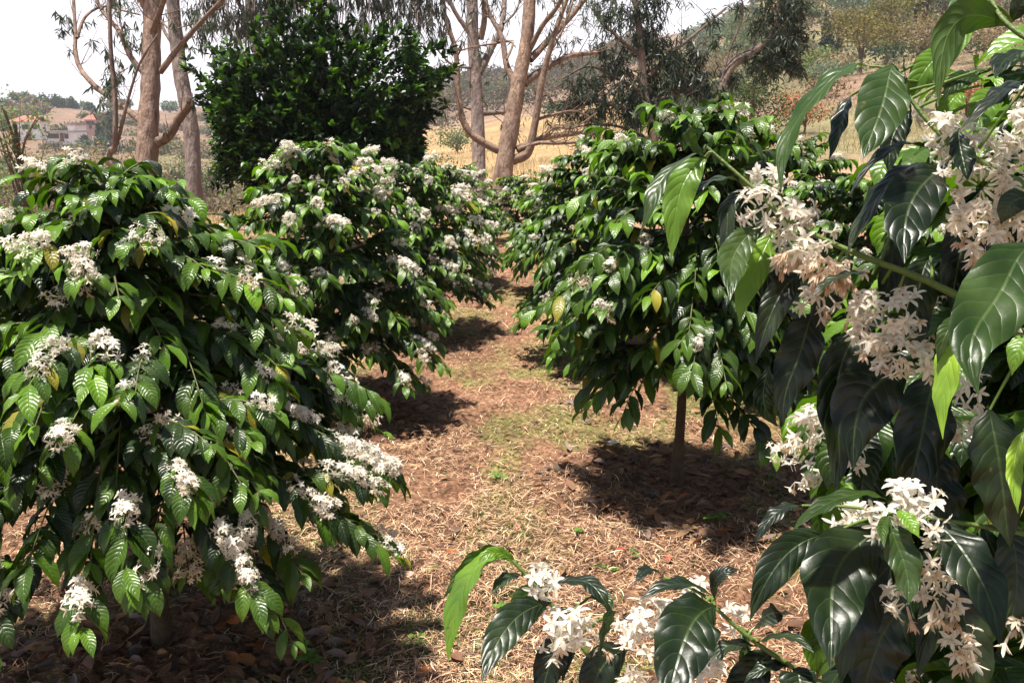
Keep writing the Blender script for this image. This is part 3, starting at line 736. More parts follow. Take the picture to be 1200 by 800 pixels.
    # upper right bough
    L([(1420, 300), (1270, 250), (1170, 200), (1110, 165), (1070, 120), (1052, 86)], (.95, 1.05), [
        (1046, 76, 1030, 112, 1018, 188, 70, 's', 'm', -.03), (1020, 78, 945, 62, 926, 226, 42, 'u', 'g', .02), (998, 112, 975, 135, 972, 188, 28, 'l', 'd', .05),
        (1062, 92, 1055, 72, 1060, 66, 16, 'r', 'm', -.04), (1062, 118, 1042, 110, 1034, 142, 26, 'r', 'd', .0), (1110, 62, 1085, 66, 1066, 118, 40, 'c', 'l', .03),
        (1092, 176, 1040, 150, 996, 228, 26, 'u', 'k', .0), (1092, 192, 1035, 190, 997, 292, 42, 'u', 'k', .01), (1108, 194, 1060, 225, 1056, 306, 72, 's', 'd', -.02),
        (1124, 152, 1120, 180, 1136, 212, 32, 'c', 'd', -.07), (1150, 92, 1120, 86, 1106, 118, 24, 'c', 'm', .02), (1150, 100, 1165, 78, 1170, 108, 22, 'c', 'l', .02), (1144, 84, 1140, 74, 1146, 62, 12, 'c', 'l', .0),
        (1130, 108, 1110, 110, 1100, 150, 34, 'c', 'l', .05), (1175, 110, 1150, 112, 1140, 160, 40, 'c', 'l', .06), (1206, 96, 1160, 90, 1126, 152, 32, 'u', 'k', -.04),
        (1214, 232, 1180, 228, 1172, 262, 34, 'c', 'd', -.05), (1136, 240, 1120, 290, 1120, 370, 56, 'c', 'k', .06), (1180, 270, 1150, 300, 1140, 370, 60, 'c', 'k', .05), (1068, 130, 1044, 150, 1040, 205, 36, 'c', 'd', .06)],
      [(1108, 156, 50, 10, .0, -.02), (1118, 184, 44, 8, .05, -.03), (1150, 176, 50, 10, .1, .0), (1184, 184, 50, 10, .25, .0), (1150, 218, 66, 14, .4, -.03), (1186, 224, 56, 12, .5, -.01), (1140, 252, 56, 12, .45, -.04), (1176, 262, 56, 12, .6, -.02), (1146, 284, 46, 9, .5, -.03), (1196, 150, 40, 7, .0, .0), (1096, 128, 26, 4, .0, .02)], rad=(.006, .003, .002))
    # top corner
    L([(1500, 120), (1330, 40), (1230, 52), (1180, 28), (1156, -10)], (.85, .95), [
        (1182, 30, 1110, -8, 1098, 118, 50, 'b', 'g', .0), (1158, -8, 1115, 20, 1102, 96, 30, 'l', 'l', .03), (1142, -20, 1118, 0, 1100, 42, 26, 'l', 'g', .04), (1206, 60, 1178, 58, 1162, 96, 36, 'u', 'd', -.02),
        (1186, 26, 1200, 0, 1220, -20, 30, 'c', 'd', .02), (1150, -15, 1160, -40, 1180, -60, 30, 'c', 'l', .02), (1218, 74, 1195, 84, 1170, 92, 24, 'u', 'm', .0)], [], rad=(.006, .0035, .002))
right_tree()

# ------------------------------------------------------------------ ground litter
def litter():
    rng = np.random.RandomState(5)
    trees = [(-1.06, 2.4), (-.84, 4.75), (-.7, 6.7), (.79, 3.68), (.68, 5.9), (1.42, 1.3), (-.7, 8.9), (.5, 8.3), (2.3, 5.6)]
    def near_tree(x, y):
        return np.min([np.hypot(x-a, y-b) for a, b in trees], axis=0)
    def field(n, rmin, rmax, amin=-.62, amax=.62, pw=1.0):
        r = rmin*(rmax/rmin)**(rng.rand(n)**pw); a = rng.uniform(amin, amax, n)
        return r*np.sin(a), r*np.cos(a)
    # straw
    n = 230000
    x, y = field(n, 1.55, 13)
    dn = fbm(x*2.2, y*2.2, 3, 9)
    keep = (rng.rand(n) < np.clip((dn-.25)*3.2, .15, 1)) & ((near_tree(x, y) > .42) | (rng.rand(n) < .25)) 
    x, y = x[keep], y[keep]; n = len(x)
    z = terrain(x, y)
    a = rng.rand(n)*6.28; el = rng.normal(.15, .30, n)
    d0 = np.stack([np.cos(a)*np.cos(el), np.sin(a)*np.cos(el), np.sin(el)], -1)
    a2 = a+rng.normal(0, .7, n)
    d1 = np.stack([np.cos(a2), np.sin(a2), -rng.uniform(0, .5, n)-el], -1)
    base = np.array([[.40, .235, .135], [.53, .36, .22], [.25, .13, .078], [.74, .58, .41], [.06, .034, .022]])[rng.choice(5, n, p=[.28, .16, .24, .05, .27])]
    dist = np.hypot(x, y)
    g = Geo()
    leaves(g, np.stack([x, y, z+.004+rng.rand(n)*.02], -1), d0, d1, rng.uniform(.018, .075, n)*np.where(rng.rand(n) < .06, 2.4, 1), rng.uniform(.0011, .0032, n)*(.8+dist*.11), np.array([0, 0, 1.0]), base*rng.uniform(.9, 1.35, (n, 1)), nt=3, ns=2, fold=0, prof=([0, .2, .8, 1], [.6, 1, .9, .3]))
    o = obj('straw_mulch', g, M_STRAW); tag(o, 'dry tan straw and cut grass strewn over the path between the coffee rows', 'straw', kind='stuff')
    # small weeds and grass
    n = 110000
    x, y = field(n, 1.6, 14)
    c = cover_noise(x, y); keep = (rng.rand(n) < c*.8+.03) & (near_tree(x, y) > .3)
    x, y = x[keep], y[keep]; n = len(x); z = terrain(x, y)
    a = rng.rand(n)*6.28; el = rng.uniform(.3, 1.3, n)
    d0 = np.stack([np.cos(a)*np.cos(el), np.sin(a)*np.cos(el), np.sin(el)], -1)
    d1 = np.stack([np.cos(a), np.sin(a), rng.uniform(-.8, .2, n)], -1)
    k = rng.rand(n, 1)
    col = np.array([.10, .19, .035])*(1-k)+np.array([.26, .27, .08])*k
    blade = rng.rand(n) < .55
    dist = np.hypot(x, y)
    g = Geo()
    leaves(g, np.stack([x, y, z+.002], -1), d0, d1, np.where(blade, rng.uniform(.02, .05, n), rng.uniform(.010, .024, n)), np.where(blade, .0028, .010)*(.9+dist*.08)*rng.uniform(.7, 1.3, n), np.array([0, 0, 1.0]), col, nt=3, ns=2, fold=0, prof=([0, .4, .8, 1], [.3, 1, .7, .1]))
    o = obj('ground_cover', g, M_WEED); tag(o, 'short yellow green weeds and grass growing through the straw on the path', 'ground cover', kind='stuff')
    # dead leaves
    n = 9000
    x, y = field(n, 1.6, 10)
    nt_ = near_tree(x, y); keep = rng.rand(n) < np.where(nt_ < .62, 1.0, .06); x, y = x[keep], y[keep]; n = len(x); z = terrain(x, y)
    a = rng.rand(n)*6.28
    d0 = np.stack([np.cos(a), np.sin(a), rng.uniform(-.1, .5, n)], -1); d1 = np.stack([np.cos(a+.4), np.sin(a+.4), rng.uniform(-.7, .5, n)], -1)
    col = np.array([[.16, .08, .05], [.24, .13, .08], [.20, .14, .13], [.34, .20, .11], [.10, .06, .045], [.38, .13, .05]])[rng.choice(6, n, p=[.3, .25, .15, .1, .15, .05])]
    g = Geo()
    L = rng.uniform(.03, .10, n)
    leaves(g, np.stack([x, y, z+.012], -1), d0, d1, L, L*rng.uniform(.3, .5, n), np.stack([rng.normal(0, .35, n), rng.normal(0, .35, n), np.ones(n)], -1), col*rng.uniform(.7, 1.3, (n, 1)), nt=5, ns=3, fold=rng.uniform(-.3, .8, n), ripple=.08, rng=rng)
    o = obj('leaf_litter', g, M_DEAD); tag(o, 'brown and purplish dead coffee leaves lying under the coffee trees', 'leaf litter', kind='stuff')
litter()
def ground_at(px, py):
    d = (px-600)/1000*CR-(py-400)/1000*CU+CF
    t = EYE/-d[2]; p = C0+d*t; return np.array([p[0], p[1], gz(p[0], p[1])])
def weed(label, px, py, size, n, seed, name='weed', upright=.6, wide=.35):
    rng = np.random.RandomState(seed); b = ground_at(px, py)
    r = thing(name, label, 'weed', b, 'small green weeds rooted in the straw')
    gs = Geo(); gl = Geo(); ns_ = max(2, n//5)
    for k in range(ns_):
        a = rng.rand()*6.28; h = size*rng.uniform(.5, 1)
        sp = 1.1-upright
        tip = b+np.array([math.cos(a)*h*sp, math.sin(a)*h*sp, h*upright])
        ln = smooth_line([b-np.array([0, 0, .01]), (b+tip)/2+np.array([0, 0, h*.15]), tip], 8)
        tube(gs, ln, [.0015, .0008], 5, (.10, .16, .04))
        m = max(3, n//ns_)
        for j in range(m):
            p = ln[min(7, 3+j*5//m)]; a3 = j*2.4+rng.rand()
            leaves(gl, p, [math.cos(a3), math.sin(a3), .4], [math.cos(a3), math.sin(a3), -.3], size*rng.uniform(.22, .38), size*wide*.4, np.array([0, 0, 1.0]), np.array([.13, .26, .04])*rng.uniform(.7, 1.3), nt=5, ns=3, fold=.2)
    obj('stem', gs, M_TWIG, r, b); obj('leaves', gl, M_WEED, r, b)
weed('upright weed with narrow leaves right of the nearest trunk at lower left', 366, 778, .13, 20, 1, upright=.9, wide=.3)
weed('low round leaved weed on bare straw in mid path, left one of two', 682, 632, .06, 12, 2, wide=.8, upright=.5)
weed('low round leaved weed beside a smaller one, just right of it, in mid path', 706, 627, .055, 9, 3, wide=.8, upright=.5)
weed('small clump of leaves left of a red fallen leaf near the close branches', 712, 664, .06, 12, 4, wide=.8, upright=.4)
weed('tiny weed among straw, right of a red fallen leaf', 742, 655, .05, 8, 5, wide=.9, upright=.4)
weed('bright weed in the middle of the path in line with the left crown tips', 588, 562, .07, 16, 6, wide=.7, upright=.4)
weed('spreading weed on the shaded ground edge below the leafy tree trunk', 838, 612, .08, 24, 7, wide=.5, upright=.4)
weed('small weed near the bottom left of the open path', 488, 745, .06, 9, 8, wide=.6, upright=.4)
weed('small weed beside pale straw left of the long arching leaf', 505, 672, .05, 8, 9, wide=.8, upright=.4)
weed('leafy weed growing in the shade under the arching close branch', 590, 716, .09, 14, 10, wide=.5, upright=.5)
weed('green tuft right of the slim trunk beside the shade', 905, 560, .07, 14, 11, wide=.4, upright=.6)
def flat_leaf(label, px, py, L, ang, col, seed, w=.4):
    rng = np.random.RandomState(seed); b = ground_at(px, py)+np.array([0, 0, .014]); g = Geo()
    leaves(g, b, [math.cos(ang), math.sin(ang), .25], [math.cos(ang+.3), math.sin(ang+.3), -.25], L, L*w, np.array([.1, -.2, 1.0]), np.array(col), nt=9, ns=5, fold=.3, ripple=.06, rng=rng)
    tag(obj('fallen_leaf', g, M_DEAD, None, b), label, 'fallen leaf', 'single fallen leaves on the straw')
flat_leaf('red fallen leaf on straw beside the tiny weeds', 720, 655, .055, .3, (.50, .08, .05), 1)
flat_leaf('pointed red fallen leaf just above the close lower branch', 782, 660, .06, 1.2, (.52, .09, .06), 2)
flat_leaf('pale pinkish fallen leaf on the open path', 474, 676, .05, .2, (.62, .40, .32), 3, .6)
flat_leaf('orange fallen leaf at the edge of the shade under the leafy tree', 704, 583, .06, -.4, (.50, .26, .07), 4, .6)
flat_leaf('large orange brown fallen leaf right of the nearest trunk', 300, 775, .11, 2.5, (.42, .17, .07), 5, .4)
flat_leaf('white scrap like bleached leaf lying in the middle of the path', 708, 523, .09, .1, (.80, .78, .76), 6, .35)
flat_leaf('wide tan fallen leaf in front of the slim trunk', 755, 604, .13, .1, (.44, .20, .11), 7, .35)
flat_leaf('tan fallen leaf at the foot of the nearest trunk', 74, 762, .12, .4, (.36, .15, .08), 8, .45)
flat_leaf('long tan fallen leaf beside the arching close leaf', 570, 742, .10, .9, (.50, .32, .20), 9, .25)

# ------------------------------------------------------------------ gum trees, citrus, drooping tree, dark conifer
def spray(gl, gt, c, rad, n, rng, tint, leaf=.12, wid=.16, hang=.8, twigs=4):
    """a hanging spray of leaves round c"""
    m = max(1, n//10)
    for k in range(m):
        p = c+rng.normal(0, .45, 3)*rad
        a = rng.rand()*6.28
        q = p+np.array([math.cos(a)*.35, math.sin(a)*.35, -hang])*rad*rng.uniform(.4, .9)
        if twigs and k % 2 == 0: tube(gt, smooth_line([p, (p+q)/2+np.array([0, 0, .1*rad]), q], 4), [.006, .003], 3, (.10, .075, .06))
        nn = 10; f = rng.rand(nn, 1); P = p*(1-f)+q*f
        dd = rng.normal(0, .5, (nn, 3)); dd[:, 2] -= hang
        ln = leaf*rng.uniform(.6, 1.3, nn)
        leaves(gl, P, dd, dd+np.array([0, 0, -.6]), ln, ln*wid, rng.normal(0, 1, (nn, 3)), np.array(tint)*rng.uniform(.6, 1.4, (nn, 1)), nt=2, ns=2, fold=0, prof=([0, .5, 1], [.3, 1, .1]))
def limb_tree(name, label, cat, zc, limbs, sprays, tint, bark=(.45, .33, .26), leaf=.12, wid=.16, seed=0, hang=.8, group=None, sides=10, foliage=M_GUM, twigs=True, dens=1.6):
    """limbs: (points, radius in px start, end, 'trunk'|'branch')"""
    rng = np.random.RandomState(seed)
    b0 = limbs[0][0][0]; base = at(b0[0], b0[1], zc); x, y = base[0], base[1]; base = np.array([x, y, gz(x, y)])
    root = thing(name, label, cat, base, group)
    gt = Geo(); gb = Geo(); limbs_g = []; tips = []
    for k, (pts, r0, r1, kind) in enumerate(limbs):
        off = 0 if kind == 'trunk' else rng.normal(0, .5)
        P = [at(p[0], p[1], zc+(p[2] if len(p) > 2 else off*i/max(1, len(pts)-1))) for i, p in enumerate(pts)]
        if kind == 'trunk' and k == 0: P[0] = np.array([P[0][0], P[0][1], gz(P[0][0], P[0][1])-.1])
        ln = smooth_line(P, 10*len(pts)); gk = gt if kind == 'trunk' else Geo()
        if kind != 'trunk':
            limbs_g.append(gk)
            for q in range(int(4+len(P)*1.6)):
                i0 = rng.randint(len(ln)//4, len(ln)-1); tg = nrm(ln[min(i0+1, len(ln)-1)]-ln[i0-1])
                d = nrm(tg*.8+rng.normal(0, .55, 3)*[1, .8, 1]+[0, 0, .25]); Lt = rng.uniform(12, 46)*zc/1000
                tw = smooth_line([ln[i0], ln[i0]+d*Lt*.5+rng.normal(0, .05, 3)*Lt, ln[i0]+d*Lt+np.array([0, 0, rng.uniform(-.1, .35)])*Lt+rng.normal(0, .12, 3)*Lt], 8)
                r_ = min(r1, 1.3)*zc/1000*.55
                tube(gk, tw, [r_, r_*.25], 5, np.array(bark)*.7)
                tw2 = smooth_line([tw[4], tw[4]+nrm(d+rng.normal(0, .6, 3))*Lt*.25, tw[4]+nrm(d+rng.normal(0, .6, 3)+[0, 0, -.3])*Lt*.5], 6)
                tube(gk, tw2, [r_*.5, r_*.2], 4, np.array(bark)*.7)
                if rng.rand() < .14: tips.append(tw[-1])
                if rng.rand() < .12: tips.append(tw2[-1])
        tube(gk, ln, [r0*zc/1000, r1*zc/1000], sides if kind == 'trunk' else 7, np.array(bark)*(1 if kind == 'trunk' else .8), rough=.10, seed=seed+k)
    obj('trunk', gt, M_BARKE, root, base)
    for gk in limbs_g: obj('branch', gk, M_BARKE, root, base)
    gl = Geo()
    for p in tips: spray(gl, gb, p, .16*zc/12, 10, rng, tint, leaf, wid, hang, 0)
    for (px, py, rp, n, dz) in sprays:
        spray(gl, gb, at(px, py, zc+dz), rp*zc/1000, int(n*dens), rng, tint, leaf, wid, hang, 1 if twigs else 0)
    if gb.n:        # the hanging twigs belong to the crown
        gl.add(np.concatenate(gb.V), np.concatenate(gb.Q), np.concatenate(gb.U), np.concatenate(gb.C), 1)
    if gl.n: obj('crown', gl, [foliage, M_BARKC], root, base)
    return root

# left gum
limb_tree('gum_tree', 'tall pale gum tree at upper left with a straight pinkish trunk and curved limb', 'gum tree', 11.5, [
    ([(172, 262), (173, 185), (176, 100), (178, 30), (182, -80)], 13, 9, 'trunk'),
    ([(165, 142), (140, 122), (108, 98), (90, 70), (88, 30), (84, -40)], 4.2, 1.8, 'branch'),
    ([(90, 45), (100, 20), (120, 8), (140, 12), (165, 18)], 2.0, .8, 'branch'),
    ([(176, 92), (155, 70), (140, 38), (118, 10), (108, -15)], 4.0, 1.8, 'branch'),
    ([(188, 85), (205, 62), (232, 30), (262, -2), (280, -30)], 3.6, 2.0, 'branch'),
    ([(177, 42), (185, 20), (196, -10)], 4.2, 2.5, 'branch'),
    ([(182, 168), (196, 160), (210, 138), (222, 122)], 6.5, 5, 'branch'),
    ([(172, 10), (162, -10), (158, -40)], 5, 4, 'branch'),
    ([(143, 40), (148, 60), (140, 20), (135, -5)], 1.6, .7, 'branch'),
    ([(188, 24), (200, 34), (222, 30)], 1.2, .5, 'branch')],
    [(150, 42, 20, 110, 0), (128, 92, 13, 90, 0), (122, 108, 10, 40, 0), (78, 22, 10, 40, 0), (74, 34, 6, 20, 0), (140, 10, 18, 60, 0), (165, 50, 10, 30, .4), (100, 25, 12, 30, .3), (112, 50, 8, 18, .2), (250, 26, 22, 60, 0), (235, 50, 12, 30, 0), (225, 15, 18, 30, 0), (130, 60, 12, 40, 0), (60, 8, 8, 12, 0), (120, -45, 36, 60, 0), (180, -80, 50, 200, 0), (260, -60, 40, 100, 0)],
    (.060, .085, .060), bark=(.33, .235, .185), seed=11, leaf=.11)
limb_tree('gum_tree', 'grey gum trunk just right of the tall pale one, leaning behind the dark round tree', 'gum tree', 14.5, [
    ([(228, 250), (224, 155), (212, 90), (204, 20), (198, -60)], 9.5, 7, 'trunk'),
    ([(208, 60), (190, 30), (186, -10)], 2.5, 1.5, 'branch')],
    [(205, -50, 50, 260, 0), (222, 10, 10, 20, 0)], (.05, .075, .05), bark=(.27, .22, .20), seed=12)
limb_tree('gum_sapling', 'thin crooked tree left of the pale gum, two bare stems from a bent grey base', 'sapling', 10.2, [
    ([(170, 222), (160, 208), (140, 196), (124, 186)], 7, 5.5, 'trunk'),
    ([(126, 190), (130, 176), (134, 172), (135, 120), (130, 60), (128, 0), (126, -40)], 3.8, 1.8, 'branch'),
    ([(134, 176), (142, 150), (152, 110), (165, 72), (185, 40)], 2.6, .9, 'branch'),
    ([(133, 100), (138, 88), (150, 80)], 1, .5, 'branch')],
    [(128, 100, 8, 30, 0), (134, 82, 9, 30, 0), (126, 70, 6, 16, 0), (130, -30, 26, 100, 0)], (.055, .08, .055), bark=(.34, .25, .21), seed=13)
# middle gums
limb_tree('gum_tree', 'upright grey gum trunk with forked top, left of the pair behind the path', 'gum tree', 17.5, [
    ([(562, 262), (561, 180), (558, 100), (554, 40), (552, -50)], 8.5, 6.5, 'trunk'),
    ([(561, 86), (575, 58), (588, 30), (592, -10)], 5, 3, 'branch'),
    ([(557, 48), (545, 32), (530, 8), (522, -20)], 3.4, 2, 'branch'),
    ([(563, 46), (568, 18), (566, -30)], 4, 3, 'branch'),
    ([(565, 133), (585, 132), (600, 130)], 3.2, 2.2, 'branch'),
    ([(556, 80), (530, 76), (505, 50)], 1.5, .7, 'branch'), ([(556, 130), (538, 124), (520, 122)], 1.6, .8, 'branch'), ([(590, 28), (604, 14), (612, -8)], 1.6, 1, 'branch')],
    [(541, 48, 5, 14, 0), (560, -60, 80, 400, 0), (508, 50, 10, 20, 0)], (.05, .075, .05), bark=(.30, .24, .22), seed=14, leaf=.14)
limb_tree('gum_tree', 'pale gum tree behind the path with low limbs sweeping out both sides', 'gum tree', 15.5, [
    ([(584, 262), (590, 200), (602, 130), (609, 90), (618, 40), (622, -50)], 12, 7, 'trunk'),
    ([(598, 180), (575, 172), (548, 152), (538, 118), (534, 60), (522, 20), (518, -30)], 5.2, 2.0, 'branch'),
    ([(600, 188), (618, 180), (626, 150), (636, 90), (650, 40), (668, -10)], 6, 2.2, 'branch'),
    ([(606, 102), (594, 78), (588, 45), (572, 12), (566, -20)], 4.4, 2.0, 'branch'),
    ([(614, 98), (640, 80), (668, 66), (700, 62)], 5, 2.2, 'branch'),
    ([(621, 70), (645, 45), (670, 18), (692, -10)], 4.4, 3.2, 'branch'),
    ([(620, 60), (636, 30), (655, 5), (664, -25)], 3.2, 2.2, 'branch'),
    ([(606, 176), (630, 164), (660, 158), (690, 156)], 4.6, 2.4, 'branch'),
    ([(606, 176), (630, 168), (655, 168), (684, 166)], 2.8, 1.6, 'branch'),
    ([(630, 140), (650, 134), (672, 130), (690, 136)], 2.0, .8, 'branch'),
    ([(594, 70), (600, 50), (576, 52), (556, 55), (536, 60)], 1.6, .8, 'branch'), ([(640, 82), (646, 60), (660, 34), (672, 0)], 2, 1, 'branch'),
    ([(628, 170), (650, 150), (672, 150), (700, 132)], 1.5, .7, 'branch')],
    [(640, -70, 110, 600, 0), (625, -8, 12, 40, 0), (700, 8, 26, 90, 0)], (.05, .075, .045), bark=(.32, .225, .17), seed=15, leaf=.14)
# drooping grey tree above the dark citrus
rngd = np.random.RandomState(4)
limb_tree('weeping_tree', 'grey weeping tree with thin hanging twigs behind the dark round tree', 'tree', 14.0, [
    ([(330, 250), (318, 120), (296, 30), (292, -60)], 9, 5, 'trunk'),
    ([(296, 26), (280, 5), (270, -30)], 3, 2, 'branch'), ([(300, 40), (350, 6), (400, -10), (470, -8), (520, -20)], 3.4, 1.6, 'branch')] +
    [([(x, -30+rngd.uniform(-15, 10)), (x+rngd.normal(0, 5), 15), (x+rngd.normal(0, 9), rngd.uniform(30, 75))], 1.0, .35, 'branch') for x in np.linspace(232, 505, 60)],
    [(x, rngd.uniform(-20, 38), 16, 46, rngd.normal(0, .5)) for x in np.linspace(235, 520, 44)] + [(x, -40, 30, 90, 0) for x in np.linspace(230, 560, 16)],
    (.045, .052, .042), bark=(.16, .125, .11), seed=16, hang=1.3, leaf=.15, wid=.14, dens=2.2)
def citrus():
    rng = np.random.RandomState(21)
    c = at(375, 151, 10.6); x, y = c[0], c[1]; b = np.array([x, y, gz(x, y)])
    root = thing('citrus_tree', 'dense dark green round citrus tree behind the left coffee row', 'citrus tree', b)
    g = Geo()
    tube(g, smooth_line([b-[0, 0, .1], b+[.05, 0, .7], b+[0, .1, 1.6], b+[.1, 0, 2.6]], 12), [.13, .09, .05, .02], 10, (.20, .16, .12), rough=.1)
    obj('trunk', g, M_BARKC, root, b)
    gb = Geo(); gl = Geo()
    # twigs end on a lobed crown surface
    n = 3000
    lob = nrm(rng.normal(0, 1, (22, 3))); amp = rng.uniform(.02, .42, 22)
    for k in range(n):
        d = nrm(rng.normal(0, 1, 3)); d[2] = abs(d[2])*.95-.45 if rng.rand() < .85 else d[2]
        d = nrm(d)
        rr = 1+np.sum(amp*np.exp(-(1-lob@d)*26))-.12
        top = np.array([1.38*d[0], 1.2*d[1], (1.40 if d[2] > 0 else 1.1)*d[2]])*rr*(np.sum(np.abs(d)**2.8)**(-1/2.8))*(rng.uniform(.80, 1.04) if k % 3 else rng.uniform(.4, .85))
        tip = b+np.array([0, 0, 1.45])+top
        if tip[2] < b[2]+.3: continue
        inn = tip-nrm(top)*rng.uniform(.18, .4)+rng.normal(0, .05, 3)
        if k % 3 == 0: tube(gb, [inn, (inn+tip)/2+rng.normal(0, .01, 3), tip], [.006, .003], 3, (.10, .12, .05))
        m = rng.randint(12, 20); f = rng.rand(m, 1)**.6
        P = inn*(1-f)+tip*f
        dd = nrm(nrm(top)+rng.normal(0, .75, (m, 3))+np.array([0, 0, .25]))
        ln = rng.uniform(.07, .12, m); tip_hi = (f[:, 0] > .75)*rng.rand(m)*.9*(rng.rand() < .5)
        tint = np.array([.010, .026, .008])*(1-tip_hi[:, None])+np.array([.10, .22, .025])*tip_hi[:, None]  # crown shade and highlights painted: near-black body, paler leaves at outer tips
        if rng.rand() < .03: tint[0] = (.4, .34, .03)
        leaves(gl, P+rng.normal(0, .012, (m, 3)), dd, dd+rng.normal(0, .2, (m, 3))+[0, 0, -.35], ln, ln*.56, rng.normal(0, .4, (m, 3))+[0, 0, 1], tint*rng.uniform(.75, 1.25, (m, 1)), nt=3, ns=3, fold=.35, prof=([0, .25, .5, .8, 1], [.1, .8, 1, .6, .03]))
    obj('branches', gb, M_TWIG, root, b); obj('crown', gl, M_CITRUS, root, b)
citrus()
# dark needle trees at the right of the gums
limb_tree('casuarina_tree', 'dark feathery tree reaching from right of the pale gum over the field', 'tree', 19, [
    ([(770, 250), (765, 160), (755, 110), (752, 60), (742, -20)], 6, 3.5, 'trunk'),
    ([(758, 130), (730, 128), (700, 118), (672, 128), (645, 120)], 3, 1.0, 'branch'), ([(760, 90), (790, 60), (815, 40), (850, 10)], 3, 1.5, 'branch'),
    ([(756, 110), (720, 90), (690, 78), (660, 92)], 2.6, 1, 'branch'), ([(764, 120), (800, 108), (830, 96)], 2.4, 1, 'branch'), ([(755, 70), (720, 40), (700, 20), (690, -10)], 2.4, 1, 'branch'), ([(764, 165), (730, 150), (700, 146), (670, 150)], 2, .8, 'branch')],
    [(690, 100, 26, 260, 0), (668, 120, 18, 120, 0), (700, 130, 20, 130, .5), (735, 108, 28, 280, 0), (760, 95, 28, 260, .6), (795, 82, 26, 240, 0), (815, 92, 22, 180, .4), (830, 102, 18, 130, 0), (790, 62, 22, 130, 0), (765, 55, 22, 140, .3),
     (745, 130, 22, 150, 0), (775, 125, 20, 130, 0), (725, 75, 22, 120, .4), (710, 55, 16, 60, 0), (745, 20, 22, 110, 0), (715, 8, 24, 120, 0), (770, 2, 22, 110, 0), (690, 150, 12, 40, 0), (740, 156, 14, 60, 0), (780, 152, 16, 70, 0), (820, 60, 14, 50, 0), (835, 20, 12, 30, 0), (738, -30, 60, 300, 0), (755, 45, 18, 90, 0)],
    (.018, .032, .016), bark=(.20, .15, .12), seed=17, hang=.5, leaf=.22, wid=.13, dens=3)
limb_tree('casuarina_tree', 'dark feathery tree leaning right with pale bare limbs, before the hillside', 'tree', 21, [
    ([(835, 240), (838, 160), (850, 90), (880, 62), (905, 40), (918, -20)], 6, 3, 'trunk'),
    ([(842, 90), (858, 74), (880, 62), (905, 50)], 2.2, 1, 'branch'), ([(846, 84), (862, 66), (884, 56)], 1.4, .6, 'branch'), ([(842, 110), (855, 60), (870, 20), (868, -10)], 1.4, .7, 'branch'), ([(900, 44), (930, 50), (942, 60)], 1.6, .8, 'branch')],
    [(925, 20, 20, 240, 0), (935, 45, 16, 180, 0), (910, 50, 22, 260, 0), (925, 70, 16, 150, 0), (900, 75, 18, 170, .4), (915, -10, 28, 260, 0), (880, 68, 14, 70, 0), (895, 25, 14, 90, 0), (935, 5, 14, 100, 0), (866, 6, 10, 30, 0), (838, 44, 8, 22, 0), (860, 90, 12, 60, 0), (935, 80, 10, 50, 0)],
    (.026, .042, .020), bark=(.24, .19, .16), seed=18, hang=.4, leaf=.22, wid=.14, dens=3)

